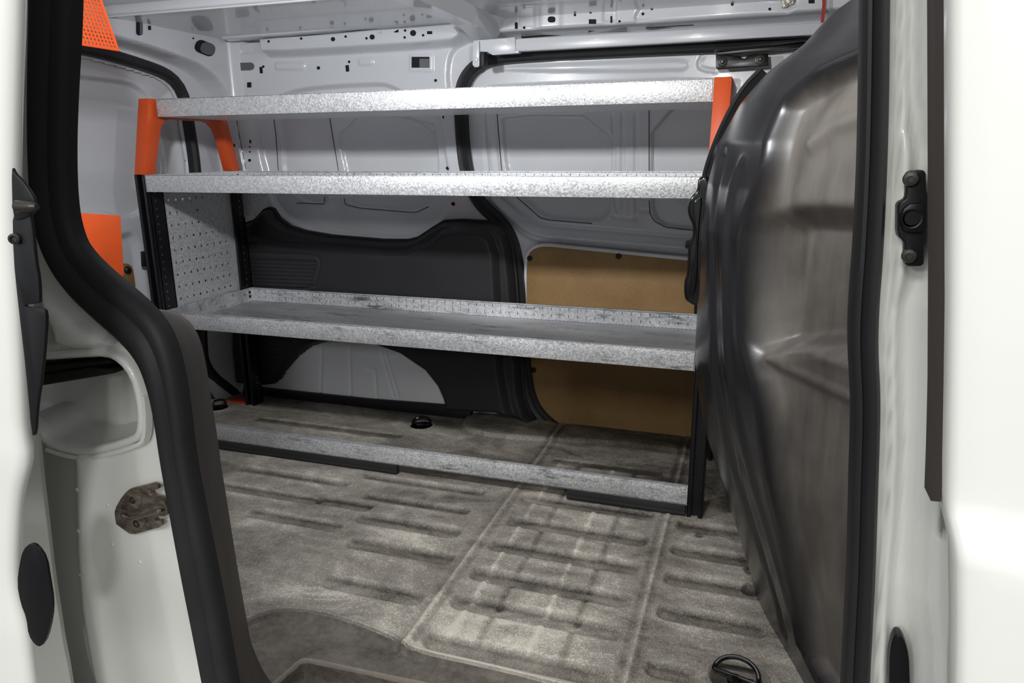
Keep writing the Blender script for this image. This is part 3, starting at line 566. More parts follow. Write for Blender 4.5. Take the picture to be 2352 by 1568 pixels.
# perforated end panels
def endpanel(x, rows=True):
    mb = MB(); y0, y1, z0, z1 = .058, .356, .40, .75
    cy, cz = 9, 9; mz = np.linspace(z0, z1, cz * 2 + 2); my = np.linspace(y0, y1, cy * 2 + 2); hs = .0033
    ycs = [y0 + .03 + i * (y1 - y0 - .075) / 8 for i in range(9)]; zcs = [z0 + .03 + i * (z1 - z0 - .06) / 8 for i in range(9)]
    ye = sorted([y0, y1] + [c - hs for c in ycs] + [c + hs for c in ycs]); ze = sorted([z0, z1] + [c - hs for c in zcs] + [c + hs for c in zcs])
    idx = {}; vs = []; fs = []
    for i in range(len(ye)):
        for j in range(len(ze)): idx[i, j] = len(vs); vs.append((x, ye[i], ze[j]))
    for i in range(len(ye) - 1):
        for j in range(len(ze) - 1):
            if i % 2 == 1 and j % 2 == 1: continue
            fs.append((idx[i, j], idx[i + 1, j], idx[i + 1, j + 1], idx[i, j + 1]))
    mb.add(vs, fs)
    for dz in (.462, .700): mb.box((x, y1 - .020, dz - .018), (x + .0008, y1 - .013, dz + .018), 1); mb.box((x, y1 - .018, dz - .026), (x + .0008, y1 - .015, dz - .016), 1)
    mb.lathe([(.004, 0), (.004, .0008)], (x, y1 - .017, .422), (1, 0, 0), 12, 1)
    o = mb.build('end_panel', ['galvanised', 'cavity'], rack, smooth=1); o.data.polygons.foreach_set('use_smooth', [False] * len(o.data.polygons)); md = o.modifiers.new('thickness', 'SOLIDIFY'); md.thickness = .0012; return o
endpanel(-.012); endpanel(L + .012)
# corner gusset below second shelf at the right
mb = MB(); mb.slab([(1.38, .36, .748), (1.5, .36, .748), (1.5, .36, .62)], (0, .0025, 0)); mb.build('corner_gusset', 'galvanised', rack)
mb = MB(); mb.slab([(.0, .398, .748), (.12, .398, .748), (.045, .398, .66), (.0, .398, .645)], (0, .0025, 0)); mb.build('corner_gusset', 'galvanised', rack)
mb = MB(); mb.box((-.13, .36, .0), (-.036, .40, .004), bev=.001); mb.box((-.040, .36, 0), (-.036, .40, .075), bev=.001)
for x in (-.11, -.07): mb.lathe([(.004, 0), (.004, .002)], (x, .38, .004), (0, 0, 1), 10)
tag(mb.build('foot_bracket', 'orange', rack), 'orange painted foot')
# ================================================================== orange plates of the near-side rack, against the rear door
XP = 0.3
pp = thing('perforated_panel', onX(230, 60, XP), 'orange sheet punched with round holes hanging slanted at top left', 'panel')
P00 = onX(195, 104, XP); P10 = onX(273, 117, XP); up = onX(232, 0, XP) - P10; ul = np.linalg.norm(up); upn = up / ul; ac = P00 - P10; al = np.linalg.norm(ac); acn = ac / al
cb_ = ul / 12.4; ca_ = al / 9.3; rows = 15; cols = 14; N = 16; mb = MB(); hr = .34 * min(ca_, cb_)
def pt(a, b): return P10 + acn * a + upn * b
for i in range(cols):
    for j in range(rows):
        ox = .003 + (i + .5) * ca_; oy = .003 + (j + .5) * cb_; ring = []; sq = []
        for q in range(N):
            th = 2 * math.pi * q / N + math.pi / 4; c, s_ = math.cos(th), math.sin(th); m = max(abs(c), abs(s_))
            sq.append(pt(ox + ca_ / 2 * c / m, oy + cb_ / 2 * s_ / m)); ring.append(pt(ox + hr * c, oy + hr * s_))
        mb.add(sq + ring, [(q, (q + 1) % N, N + (q + 1) % N, N + q) for q in range(N)])
W_, H_ = cols * ca_ + .003, rows * cb_ + .003
mb.add([pt(0, 0), pt(W_, 0), pt(W_, .003), pt(0, .003)], [(0, 1, 2, 3)]); mb.add([pt(0, .003), pt(.003, .003), pt(.003, H_), pt(0, H_)], [(0, 1, 2, 3)])
po = mb.build('sheet', 'orange', pp, smooth=1); bmx = bmesh.new(); bmx.from_mesh(po.data); bmesh.ops.remove_doubles(bmx, verts=bmx.verts, dist=1e-5); bmx.to_mesh(po.data); bmx.free()
po.data.polygons.foreach_set('use_smooth', [False] * len(po.data.polygons)); md = po.modifiers.new('thickness', 'SOLIDIFY'); md.thickness = .002
mb = MB(); mb.tube([pt(W_, 0), pt(0, 0), pt(0, H_)], .0018, 8); mb.build('rim', 'orange', pp)
ot = thing('orange_plate', onX(200, 1000, XP) * [1, 1, 0] + [0, 0, 0], 'plain orange steel plate low at the left, beside the black door seal', 'panel')
op = MB(); pl = [onX(*p, XP) for p in ((60, 482), (157, 487), (274, 494.5), (277, 497), (285, 629), (284, 633), (228, 647), (60, 690))]; op.slab(pl, (-.003, 0, 0), bev=.0008)
op.lathe([(.003, 0), (.003, .0006)], onX(180, 513, XP), (1, 0, 0), 12); op.build('sheet', 'orange', ot)
yo = onX(75, 590, XP)[1]; op = MB(); op.box((XP - .04, yo - .02, -.16), (XP - .003, yo + .02, 1.15), bev=.002); op.build('post', 'black_metal', ot)
# ================================================================== bulkhead
zk = np.array([-.06, 0, .089, .15, .227, .309, .40, .47, .61, .709, .789, .86, .927, .977, 1.017, 1.054, 1.088, 1.16, 1.26])
xk = np.array([1.665, 1.652, 1.623, 1.600, 1.571, 1.541, 1.520, 1.512, 1.511, 1.509, 1.517, 1.532, 1.565, 1.606, 1.659, 1.691, 1.741, 1.80, 1.86])
def bulk(y, z):
    x0 = np.interp(z, zk, xk); xn = np.maximum(1.775 + .05 * np.clip(1 - z / .35, 0, 1), x0 + .05 + .03 * (z > .9))
    t = np.clip((-.2 - y) / .56, 0, 1.6); tb = np.clip((y + .2) / .68, 0, 1.2)
    s = np.where(t < .36, .27 * (t / .36) ** 1.7, .27 + .73 * np.clip((t - .36) / .64, 0, 2)); sb = tb ** .7
    s = np.where(s > 1, 1 + (s - 1) * .25, s)
    return x0 + (xn - x0) * s * (y < -.2) + (1.66 - np.minimum(x0, 1.66)) * sb * (y >= -.2)
def onbulk(u, v):
    d = ray(u, v); lo, hi = .2, 2.6
    tt = np.linspace(.25, 3, 1200); P = CAM[None] + tt[:, None] * d[None] / d[1] * 1.0
    f = P[:, 0] - bulk(P[:, 1], P[:, 2]); i = np.argmax(f > 0); return P[i]
yb = np.arange(-1.03, .47, .0045); zb = np.arange(-.03, 1.235, .0045); BY, BZ = np.meshgrid(yb, zb, indexing='ij'); BX = bulk(BY, BZ)
def bYZ(pts): return np.array([[p[1] - (.5 if u >= 1955 else 0), p[2]] for (u, v), p in ((q, onbulk(*q)) for q in pts)])
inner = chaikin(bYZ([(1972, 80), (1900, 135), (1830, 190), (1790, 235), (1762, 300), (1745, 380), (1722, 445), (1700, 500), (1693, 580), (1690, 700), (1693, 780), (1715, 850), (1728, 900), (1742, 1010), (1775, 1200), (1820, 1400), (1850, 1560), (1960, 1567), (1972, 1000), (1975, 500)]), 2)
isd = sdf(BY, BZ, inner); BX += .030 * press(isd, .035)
pocket = chaikin(bYZ([(1700, 505), (1740, 470), (1820, 455), (1972, 430), (1972, 850), (1900, 812), (1800, 808), (1730, 818), (1700, 790), (1698, 640)]), 2)
psd = sdf(BY, BZ, pocket); BX += .045 * press(psd, .04)
led = chaikin(bYZ([(1722, 822), (1800, 812), (1880, 805), (1972, 860), (1972, 905), (1850, 865)]), 1); BX -= .006 * press(sdf(BY, BZ, led), .012)
for pts, amt, w in (([(1735, 824), (1960, 893)], -.010, .010), ([(1735, 818), (1880, 806), (1970, 862)], -.006, .008), ([(1970, 210), (1900, 262), (1820, 330)], -.010, .014), ([(1970, 160), (1880, 190), (1840, 230)], .008, .02), ([(1660, 360), (1640, 460), (1636, 600), (1640, 800), (1660, 960), (1720, 1180), (1800, 1450)], .007, .012), ([(1700, 380), (1672, 480), (1666, 620), (1670, 800), (1690, 930), (1745, 1150), (1835, 1480)], -.006, .010)):
    q = bYZ(pts); BX += amt * np.exp(-(dline(BY, BZ, chaikin(q, 2, False)) / w) ** 2)
bh = thing('bulkhead', (1.7, -.3, 0), 'black moulded plastic partition between cargo space and cab, at right', 'partition')
link('moulding', np.stack([BX, BY, BZ], -1).reshape(-1, 3), grid_faces(len(yb), len(zb)), 'bulkhead_plastic', bh, smooth=180, attr=press(isd + .006, .03).ravel())  # attribute marks the inner face for the paler colour with light painted in
# steel frame ribs behind the moulding edge
fr = [onY(*p, -.10) for p in ((1748, 156), (1700, 205), (1655, 290), (1628, 360), (1614, 410), (1606, 470), (1604, 560), (1600, 640), (1598, 720))]
fr2 = [onY(*p, -.12) for p in ((1765, 172), (1720, 225), (1680, 295), (1650, 350), (1632, 410), (1618, 470), (1612, 560), (1606, 640), (1600, 720))]
mb = MB(); A = chaikin(np.array(fr), 2, False); B2 = A + [.05, .03, 0]; mb.quadstrip(A, interp_path(chaikin(np.array(fr2), 2, False), len(A)) + [0, -.004, 0]); mb.sweep(A, [(-.003, -.004), (-.003, .004), (.003, .004), (.003, -.004)]); mb.build('frame_rib', 'gloss_black', bh)
mb = MB(); A = chaikin(np.array(fr2), 2, False); mb.sweep(A, [(-.003, -.02), (-.003, .006), (.003, .006), (.003, -.02)]); mb.build('frame_rib', 'gloss_black', bh)
# mounting bracket with bolt on the bulkhead edge
bk = thing('mounting_bracket', onY(1600, 560, -.15), 'glossy black pressed-steel bracket on the left edge of the bulkhead', 'bracket')
yk = -.16
ol = [(1604, 404), (1632, 404), (1634, 470), (1626, 520), (1618, 600), (1612, 690), (1606, 708), (1578, 694), (1571, 684), (1570, 650), (1578, 628), (1579, 600), (1580, 565), (1590, 545), (1592, 520), (1582, 500), (1578, 482), (1582, 460), (1590, 448), (1600, 440)]
mb = MB(); q = chaikin(np.array([onY(u, v, yk) for u, v in ol]), 1); mb.slab(q, (0, .03, 0), bev=.006, seg=3); pg_ = mb.build('pressing', 'gloss_black', bk)
mb = MB(); q = chaikin(np.array([onY(u, v, yk - .004) for u, v in ((1604, 450), (1614, 455), (1608, 500), (1604, 560), (1602, 640), (1594, 680), (1584, 676), (1586, 640), (1596, 600), (1600, 540), (1592, 495), (1590, 470))]), 1); mb.slab(q, (0, .006, 0), bev=.003, seg=3); mb.build('raised_web', 'gloss_black', pg_)
mb = MB(); mb.lathe([(.011, 0), (.011, .003), (.009, .004), (.009, .010), (.007, .012)], onY(1588, 562, -.14), (-1, -.15, 0), 6); mb.lathe([(.014, -.004), (.014, .001)], onY(1588, 562, -.14), (-1, -.15, 0), 18); mb.build('hex_bolt', 'black_metal', bk)
# ================================================================== near side: pillars, seal, trim
YS = -1.066
Lo = [(86, -420), (88, 0), (84, 200), (84, 350), (90, 480), (103, 545), (128, 602), (165, 652), (215, 700), (265, 742), (305, 785), (335, 830), (357, 890), (372, 960), (385, 1050), (404, 1160), (430, 1310), (458, 1450), (480, 1568), (500, 1670)]
Li = [(166, -420), (168, 0), (156, 200), (152, 350), (158, 480), (178, 560), (205, 605), (250, 650), (300, 692), (350, 733), (385, 775), (405, 840), (420, 930), (433, 1050), (455, 1160), (485, 1310), (512, 1450), (533, 1568), (552, 1670)]
Ri = [(1982, -420), (1978, 0), (1974, 250), (1970, 400), (1962, 560), (1951, 700), (1949, 780), (1954, 880), (1957, 950), (1952, 1100), (1948, 1300), (1940, 1450), (1934, 1568), (1930, 1670)]
Ro = [(2046, -420), (2042, 0), (2040, 250), (2035, 420), (2026, 600), (2018, 700), (2015, 800), (2021, 900), (2020, 980), (2016, 1100), (2010, 1300), (2002, 1450), (1996, 1568), (1992, 1670)]
A, Bx = XZ(Lo, YS), XZ(Li, YS); C, Dx = XZ(Ro, YS), XZ(Ri, YS)
ZT, ZB = 1.165, .02
def band(o, i, n):
    o, i = interp_path(chaikin(o, 2, False), n), interp_path(chaikin(i, 2, False), n); return (o + i) / 2, np.linalg.norm(o - i, axis=1) / 2
lc, lw = band(A, Bx, 120); rc, rw = band(C, Dx, 90)
def cut(c, w): m = (c[:, 1] < 1.06) & (c[:, 1] > .13); return c[m], w[m]
lc, lw = cut(lc, lw); rc, rw = cut(rc, rw)
# top: rounded corners joining both uprights; bottom runs under the sill
tl = np.array([[lc[0, 0], 1.135], [lc[0, 0] + .012, 1.155], [lc[0, 0] + .04, ZT]]); tr = np.array([[rc[0, 0] - .04, ZT], [rc[0, 0] - .012, 1.155], [rc[0, 0], 1.135]])
bl = np.array([[lc[-1, 0] + .01, .06], [lc[-1, 0] + .04, ZB]]); br = np.array([[rc[-1, 0] - .03, ZB], [rc[-1, 0], .06]])
loop = np.vstack([lc[::-1], tl, tr, rc, br[::-1], bl[::-1]]); lws = np.r_[lw[::-1], [lw[0]] * 3, [rw[0]] * 3, rw, [rw[-1]] * 2, [lw[-1]] * 2]
# profile in units of half width 1 (outer side negative/positive decided below)
prof = [(1.0, -.012), (1.0, .004), (.86, .012), (.6, .0165), (.25, .016), (.0, .013), (-.22, .009), (-.27, .008), (-.32, .0095), (-.6, .009), (-.9, .004), (-1.0, -.004), (-1.0, -.012)]
mb = MB(); P = [np.array((a, YS, b)) for a, b in loop]; k = len(P); cen = np.array([1.35, YS, .55]); vs = []; n = len(prof)
for i in range(k):
    T = P[(i + 1) % k] - P[i - 1]; T /= np.linalg.norm(T); N = np.array([T[2], 0, -T[0]])
    if N @ (P[i] - cen) < 0: N = -N
    right = P[i][0] > 1.45
    for (a, b) in prof: vs.append(P[i] + N * a * lws[i] + np.array([0, -1, 0]) * b)
mb.add(vs, [(i * n + j, i * n + (j + 1) % n, ((i + 1) % k) * n + (j + 1) % n, ((i + 1) % k) * n + j) for i in range(k) for j in range(n)])
tag(mb.build('door_seal', 'rubber', smooth=50), 'thick black rubber seal framing the near side-door opening', 'door seal')
# ---- rear jamb (wall_right) : white pressed panel left of the seal, with the roller pocket
YJ = -1.064
jx = np.arange(.70, 1.12, .003); jz = np.arange(.0, 1.19, .003); JX, JZ = np.meshgrid(jx, jz, indexing='ij'); JY = np.full(JX.shape, YJ)
seal_l = np.vstack([chaikin(A, 2, False)]); so = np.vstack([seal_l, [[1.3, seal_l[-1][1]], [1.3, seal_l[0][1]]]]); jsd = sdf(JX, JZ, so)
JY += .010 * sm((.012 - np.abs(jsd)) / .012) * 0
# soft step beside the seal flange, bulge below the pocket, crease to the left
JY -= .008 * sm((jsd - .010) / .03)
cre = XZ([(214, 1035), (216, 1150), (217, 1250), (225, 1380), (240, 1480), (258, 1568), (270, 1640)], YJ); xcre = np.interp(JZ, cre[::-1, 1], cre[::-1, 0]); low = sm((cre[0][1] + .006 - JZ) / .012)
JY += low * np.where(JX < xcre, np.minimum((xcre - JX) * .40, .05), 0) - low * .012 * np.exp(-((JX - xcre) / .02) ** 2)
ind = chaikin(XZ([(172, 1450), (195, 1425), (212, 1470), (235, 1540), (225, 1590), (190, 1540)], YJ), 1); JY += .012 * press(sdf(JX, JZ, ind), .012)
# shoulder above the pocket: sloping ledge
led = chaikin(XZ([(60, 470), (95, 620), (120, 700), (160, 760), (148, 800), (60, 800)], YJ), 1); JY += .030 * press(sdf(JX, JZ, led), .014)
led2 = chaikin(XZ([(95, 630), (175, 700), (200, 735), (245, 745), (330, 830), (300, 800), (150, 798), (150, 760), (130, 720)], YJ), 1); JY -= .012 * press(sdf(JX, JZ, led2), .010)
col = chaikin(XZ([(40, 0), (60, 0), (62, 400), (40, 400)], YJ), 1); JY -= .004 * press(sdf(JX, JZ, col), .006)
pk = chaikin(XZ([(40, 815), (120, 812), (200, 806), (265, 803), (300, 822), (325, 855), (338, 905), (343, 950), (340, 985), (325, 1000), (280, 1016), (215, 1032), (165, 1022), (128, 1010), (112, 985), (85, 960), (40, 960)], YJ), 1); pks = sdf(JX, JZ, pk)
kf = (pks[:-1, :-1] > -.002) & (jsd[:-1, :-1] > -.010) & (jsd[1:, 1:] > -.012)
V2, F2, _ = compact(np.stack([JX, JY, JZ], -1).reshape(-1, 3), grid_faces(len(jx), len(jz), kf)); mb = MB(); mb.v = [tuple(v) for v in V2]; mb.f = [tuple(f) for f in F2]; mb.m = [0] * len(F2)
# pocket walls and back
lay = [(0, 1.0, 0), (.012, .97, 0), (.03, .90, .002), (.045, .80, .004)]; ctr = pk.mean(0); rings = []
for (dy, sc, dz) in lay: q = ctr + (pk - ctr) * sc; rings.append([(a, YJ - .008 + dy, b + dz) for a, b in q])
kk = len(pk); vs = [p for r in rings for p in r]; fs = [(i * kk + j, i * kk + (j + 1) % kk, (i + 1) * kk + (j + 1) % kk, (i + 1) * kk + j) for i in range(len(lay) - 1) for j in range(kk)]; fs.append(tuple((len(lay) - 1) * kk + j for j in range(kk)))
mb.add(vs, fs); mb.sweep([(a, YJ - .008, b) for a, b in np.vstack([pk, pk[:1]])], [(-.0045, -.010), (-.0045, .002), (-.002, .0055), (.002, .0055), (.0045, .002), (.0045, -.010)])
pk2 = np.array([p for p in chaikin(XZ([(130, 1022), (165, 1034), (215, 1044), (282, 1030), (338, 1012), (352, 1000), (356, 960), (352, 900)], YJ), 1, False)]); mb.sweep([(a, YJ - .012, b) for a, b in pk2], [(-.003, -.006), (-.002, .002), (.002, .002), (.003, -.006)])
for (u, v) in ((194, 1116), (197, 1210), (199, 1312), (246, 1160), (255, 1252), (318, 1293)):
    p = onY(u, v, YJ - .01); i = int(round((p[0] - jx[0]) / .003)); j = int(round((p[2] - jz[0]) / .003)); p[1] = JY[i, j]; mb.lathe([(.0026, 0), (.0020, .0007), (.001, .0009)], p, (0, -1, 0), 10)
wr = link('wall_right', mb.v, mb.f, 'outer_paint', midx=mb.m, smooth=60); tag(wr, kind='structure')
# inner near wall (rear of the opening) closing the body side
mb = MB(); mb.box((-.36, -1.05, -.05), (.72, -1.00, 1.25)); mb.box((-.36, -1.06, 1.18), (2.0, -1.0, 1.25)); tag(mb.build('wall_right_inner', 'inner_paint'), kind='structure')
# ---- pillar trim (brown-grey grained)
T = [(296, 704), (330, 711), (370, 711), (404, 716), (430, 733), (450, 760), (464, 800), (474, 850), (482, 905), (497, 1000), (508, 1080), (521, 1160), (535, 1250), (550, 1340), (575, 1480), (600, 1540), (640, 1600)]
S = [(260, 690), (290, 700), (320, 730), (355, 770), (375, 810), (392, 860), (403, 900), (410, 940), (416, 990), (428, 1060), (440, 1120), (452, 1180), (465, 1240), (480, 1310), (497, 1390), (525, 1540), (540, 1620)]
Tw = interp_path(np.array([onY(u, v, -.80) for u, v in T]), 40); Sw = interp_path(np.array([onY(u, v, -1.045) for u, v in S]), 40); Tw2 = Tw + [-.015, .006, .0]
mb = MB(); mid = [(Sw + (Tw - Sw) * f + np.array([.006 * math.sin(f * math.pi), 0, .004 * math.sin(f * math.pi)])) for f in (0, .2, .4, .6, .8, .93, 1)]
rows = mid + [Tw + [-.004, .006, -.001], Tw + [-.05, .010, -.008]]; nn = 40; vs = np.vstack(rows); mb.add(vs, [(i * nn + j, i * nn + j + 1, (i + 1) * nn + j + 1, (i + 1) * nn + j) for i in range(len(rows) - 1) for j in range(nn - 1)])
tag(mb.build('pillar_trim', 'grained_trim', smooth=60), 'scuffed brown-grey plastic trim inside the rear edge of the door opening', 'trim panel')
# ---- striker
YT = -1.079
sk = thing('door_striker', onY(320, 1165, YT), 'greasy steel latch striker bolted on the white rear door jamb', 'striker')
def zoomP(pts, y, z0=(240, 1080), s=9.222): return [onY(z0[0] + a / s, z0[1] + b / s, y) for a, b in pts]
plate = [(205, 880), (240, 770), (330, 610), (430, 480), (520, 400), (700, 355), (870, 310), (1020, 275), (1100, 300), (1130, 350), (1125, 400), (1040, 420), (970, 450), (960, 500), (1000, 530), (1090, 525), (1170, 590), (1260, 690), (1330, 840), (1335, 930), (1270, 980), (1130, 980), (1050, 1010), (1040, 1060), (1100, 1075), (1200, 1060), (1215, 1160), (1170, 1210), (900, 1280), (650, 1355), (530, 1350), (400, 1260), (240, 1140), (215, 1000)]
mb = MB(); mb.slab(zoomP(plate, YT), (0, .005, 0), bev=.0008); pt_ = mb.build('plate', 'greasy_steel', sk)
mb = MB(); pad = [(380, 1130), (480, 1010), (560, 900), (700, 820), (760, 700), (780, 560), (700, 480), (560, 480), (440, 560), (380, 700), (330, 860), (330, 1000)]; mb.slab(zoomP(pad, YT - .0015), (0, .003, 0), bev=.0006); pad = [(540, 1060), (700, 1020), (880, 1010), (860, 1130), (760, 1260), (600, 1300), (470, 1230), (430, 1100)]; mb.slab(zoomP(pad, YT - .0015), (0, .003, 0), bev=.0006); mb.build('stamped_boss', 'greasy_steel', pt_)
for (a, b, r) in ((600, 630, .0043), (680, 1130, .0046)):
    mb = MB(); p = zoomP([(a, b)], YT - .001)[0]; mb.lathe([(r, 0), (r, .0007), (r * .8, .0013), (r * .42, .0013), (r * .38, .0004), (r * .1, .0004)], p, (0, -1, 0), 20); mb.build('torx_bolt', 'bolt_metal', pt_)
mb = MB(); lp = [onY(240 + a / 9.222, 1080 + b / 9.222, y) for a, b, y in ((405, 945, YT + .002), (415, 945, YT - .004), (450, 985, YT - .010), (540, 1035, YT - .0135), (620, 1020, YT - .0145), (900, 935, YT - .0145), (1100, 870, YT - .0135), (1190, 845, YT - .010), (1215, 850, YT - .004), (1215, 860, YT + .002))]; mb.tube(chaikin(np.array(lp), 1, False), .0021, 12); mb.build('loop_bar', 'steel', sk)
# ---- rail arms inside the pocket
rr = thing('roller_rail', onY(170, 850, -1.05), 'black roller rail stubs inside the white pocket at left', 'rail')
for (pts, y, dep) in (([(40, 823), (258, 806), (260, 818), (225, 826), (40, 850)], -1.052, .05), ([(40, 846), (250, 826), (258, 830), (258, 838), (230, 846), (40, 868)], -1.066, .04), ([(40, 872), (200, 846), (260, 848), (262, 858), (215, 866), (40, 895)], -1.075, .05)):
    mb = MB(); mb.slab([onY(u, v, y) for u, v in pts], (0, dep, 0), bev=.0015); mb.build('rail_section', 'gloss_black', rr)
# ---- open sliding door edge at far left (door_2)
Eo = [(36, -300), (36, 0), (29, 200), (25, 380), (27, 500), (30, 600), (38, 760), (45, 950), (47, 1000), (58, 1042), (56, 1075), (40, 1130), (33, 1200), (30, 1310), (36, 1370), (50, 1420), (60, 1460), (63, 1500), (72, 1568), (84, 1680)]
Ei = [(44, -300), (44, 0), (37, 200), (33, 380), (52, 500), (60, 600), (72, 760), (82, 950), (84, 1000), (88, 1042), (92, 1075), (97, 1130), (106, 1200), (118, 1310), (126, 1370), (134, 1420), (140, 1460), (146, 1500), (160, 1568), (176, 1680)]
YD1, YD2 = -1.225, -1.165
eo = np.array([onY(u, v, YD1) for u, v in Eo]); ei = np.array([onY(u, v, YD2) for u, v in Ei]); ext = lambda q: np.vstack([[[q[0][0], q[0][1], 1.19]], q, [[q[-1][0], q[-1][1], -.28]]])
eo = interp_path(chaikin(ext(eo), 2, False), 120); ei = interp_path(chaikin(ext(ei), 2, False), 120)
bulge = lambda z: -.02 * np.exp(-((z - .40) / .06) ** 2)
mb = MB(); nn = 120; rows = []
left = eo.copy(); left[:, 0] = -.55; left[:, 1] = YD1
m1 = eo.copy(); m1[:, 0] -= .05; m1[:, 1] = YD1 - .006; m2 = eo.copy(); m2[:, 0] -= .008; m2[:, 1] = YD1 - .004
e2 = eo + [.001, .006, 0]; e3 = eo + [-.004, .012, 0]
fl_ = ei + (eo - ei) * .04; inn = ei.copy(); inn[:, 0] -= .02; inn[:, 1] = YD2 + .02
back = ei.copy(); back[:, 0] = -.55; back[:, 1] = YD2 + .02
rows = [left, m1, m2, eo, e2, e3, ei, inn, back]; vs = np.vstack(rows); mb.add(vs, [(i * nn + j, i * nn + j + 1, (i + 1) * nn + j + 1, (i + 1) * nn + j) for i in range(len(rows) - 1) for j in range(nn - 1)])
d2o = mb.build('door_2', 'outer_paint', smooth=60); tag(d2o, kind='structure')
def edge_pt(u, v, off=-.012):
    uo = np.interp(v, [p[1] for p in Eo], [p[0] for p in Eo]); ui = np.interp(v, [p[1] for p in Ei], [p[0] for p in Ei])
    t = min(max((u - uo) / (ui - uo), -.1), .8); return onY(u, v, YD1 + (YD2 - YD1) * t + off)
ge = thing('edge_guide', onY(60, 700, -1.17), 'long black plastic guide on the front edge of the open sliding door', 'guide')
mb = MB(); gp_ = [onY(*p, -1.229) for p in ((28, 478), (60, 478), (72, 505), (80, 600), (88, 640), (90, 690), (88, 697), (58, 700), (56, 705), (95, 706), (105, 716), (104, 760), (96, 860), (84, 930), (80, 1000), (72, 1000), (60, 860), (40, 690), (30, 590))]; mb.slab(chaikin(np.array(gp_), 1), (0, .003, 0), bev=.001); mb.build('guide_body', 'black_plastic', ge)
mb = MB(); gp_ = [onY(*p, -1.230) for p in ((25, 380), (32, 398), (48, 412), (66, 436), (80, 462), (78, 490), (60, 500), (46, 505), (28, 505))]; mb.slab(chaikin(np.array(gp_), 1), (0, .003, 0), bev=.001); bb_ = mb.build('buffer_block', 'black_plastic', ge)
mb = MB(); a = onY(42, 474, -1.236); b = onY(85, 475, -1.236); ax = b - a; Ln = np.linalg.norm(ax); mb.lathe([(.0048, 0), (.0046, .1 * Ln), (.0036, .75 * Ln), (.0034, .8 * Ln), (.0030, .86 * Ln), (.0022, Ln)], a, ax, 20); tag(mb.build('locating_pin', 'bolt_metal', bb_), 'dark metal locating pin')
mb = MB(); mb.lathe([(.004, -.002), (.004, .002), (.0025, .003), (.0015, .001)], onY(34, 548, -1.231), (0.6, -1, 0), 16); mb.build('screw', 'bolt_metal', ge)
mb = MB(); pl = chaikin(np.array([onY(*p, -1.229) for p in ((44, 1292), (52, 1262), (68, 1247), (84, 1252), (104, 1282), (112, 1330), (120, 1380), (118, 1420), (108, 1465), (94, 1486), (80, 1482), (64, 1458), (60, 1420), (46, 1385), (38, 1340))]), 1); mb.slab(pl, (0, .003, 0), bev=.0008)
tag(mb.build('rubber_plug', 'black_metal'), 'black oval rubber plug in the edge of the open sliding door, bottom left', 'plug')
# ---- B pillar (trim_4) right of the seal
YB = -1.066
px_ = np.arange(1.60, 1.90, .003); pz_ = np.arange(.0, 1.19, .003); PX, PZ = np.meshgrid(px_, pz_, indexing='ij'); PYv = np.full(PX.shape, YB)
def xcurve(pts, y=YB): q = XZ(pts, y); o = np.argsort(q[:, 1]); return np.interp(PZ, q[o, 1], q[o, 0])
sx_ = xcurve([(2040, -200), (2040, 250), (2034, 420), (2024, 600), (2016, 720), (2014, 800), (2020, 900), (2015, 1100), (2008, 1300), (1994, 1568), (1990, 1680)])
f1 = xcurve([(2062, -200), (2062, 200), (2058, 300), (2050, 420), (2048, 640), (2040, 720), (2036, 800), (2036, 1000), (2030, 1200), (2012, 1350), (2004, 1568), (2000, 1680)])
c1 = xcurve([(2066, -200), (2064, 150), (2068, 300), (2080, 350), (2080, 380), (2062, 640), (2045, 700), (2042, 800), (2050, 1000), (2040, 1200), (2030, 1300), (2020, 1568), (2015, 1680)])
c2 = xcurve([(2118, -200), (2116, 150), (2118, 230), (2128, 290), (2150, 340), (2150, 380), (2150, 640), (2125, 700), (2118, 800), (2108, 1000), (2100, 1200), (2096, 1350), (2110, 1450), (2112, 1568), (2114, 1680)])
PYv += .010 * sm((PX - sx_) / .004 - .6) * sm((f1 - PX) / .004)
PYv += -.010 * sm((PX - f1) / .004)
PYv += .012 * sm((PX - c1) / .008) * sm((c2 - PX) / .010) * 1.0
PYv += -.012 * sm((PX - c2) / .012)
PYv += .045 * sm((PX - xcurve([(2148, -200), (2150, 800), (2142, 1100), (2140, 1200), (2172, 1210), (2186, 1300), (2190, 1680)])) / .012)
kf = (PX[:-1, :-1] > sx_[:-1, :-1] - .012)
V2, F2, _ = compact(np.stack([PX, PYv, PZ], -1).reshape(-1, 3), grid_faces(len(px_), len(pz_), kf)); bp_ = link('trim_4', V2, F2, 'outer_paint', smooth=180); tag(bp_, kind='structure')
# locator
YL = -1.084
lo = thing('door_locator', onY(2100, 500, YL), 'black door locating block with round socket on the white front pillar', 'locator')
def zl(pts, y): return [onY(1980 + a / 5.6, 360 + b / 5.6, y) for a, b in pts]
mb = MB(); mb.slab(zl([(565, 250), (590, 195), (650, 178), (710, 182), (780, 165), (825, 200), (832, 430), (850, 470), (848, 900), (835, 1090), (805, 1160), (800, 1370), (770, 1410), (590, 1412), (555, 1370), (548, 1250), (550, 1110), (520, 1070), (480, 1030), (468, 950), (470, 640), (490, 580), (560, 540), (572, 440)], YL), (0, .016, 0), bev=.003, seg=3); bk_ = mb.build('block', 'black_plastic', lo)
mb = MB(); oc = [(800, 590), (620, 600), (540, 660), (490, 760), (490, 860), (530, 950), (600, 985), (800, 975)]; mb.slab(zl(oc, YL - .004), (0, .008, 0), bev=.002); mb.lathe([(.0050, 0), (.0052, .0006), (.0062, .0010), (.0066, .0)], zl([(635, 800)], YL - .004)[0], (0, -1, 0), 28); sf_ = mb.build('socket_face', 'black_plastic', lo)
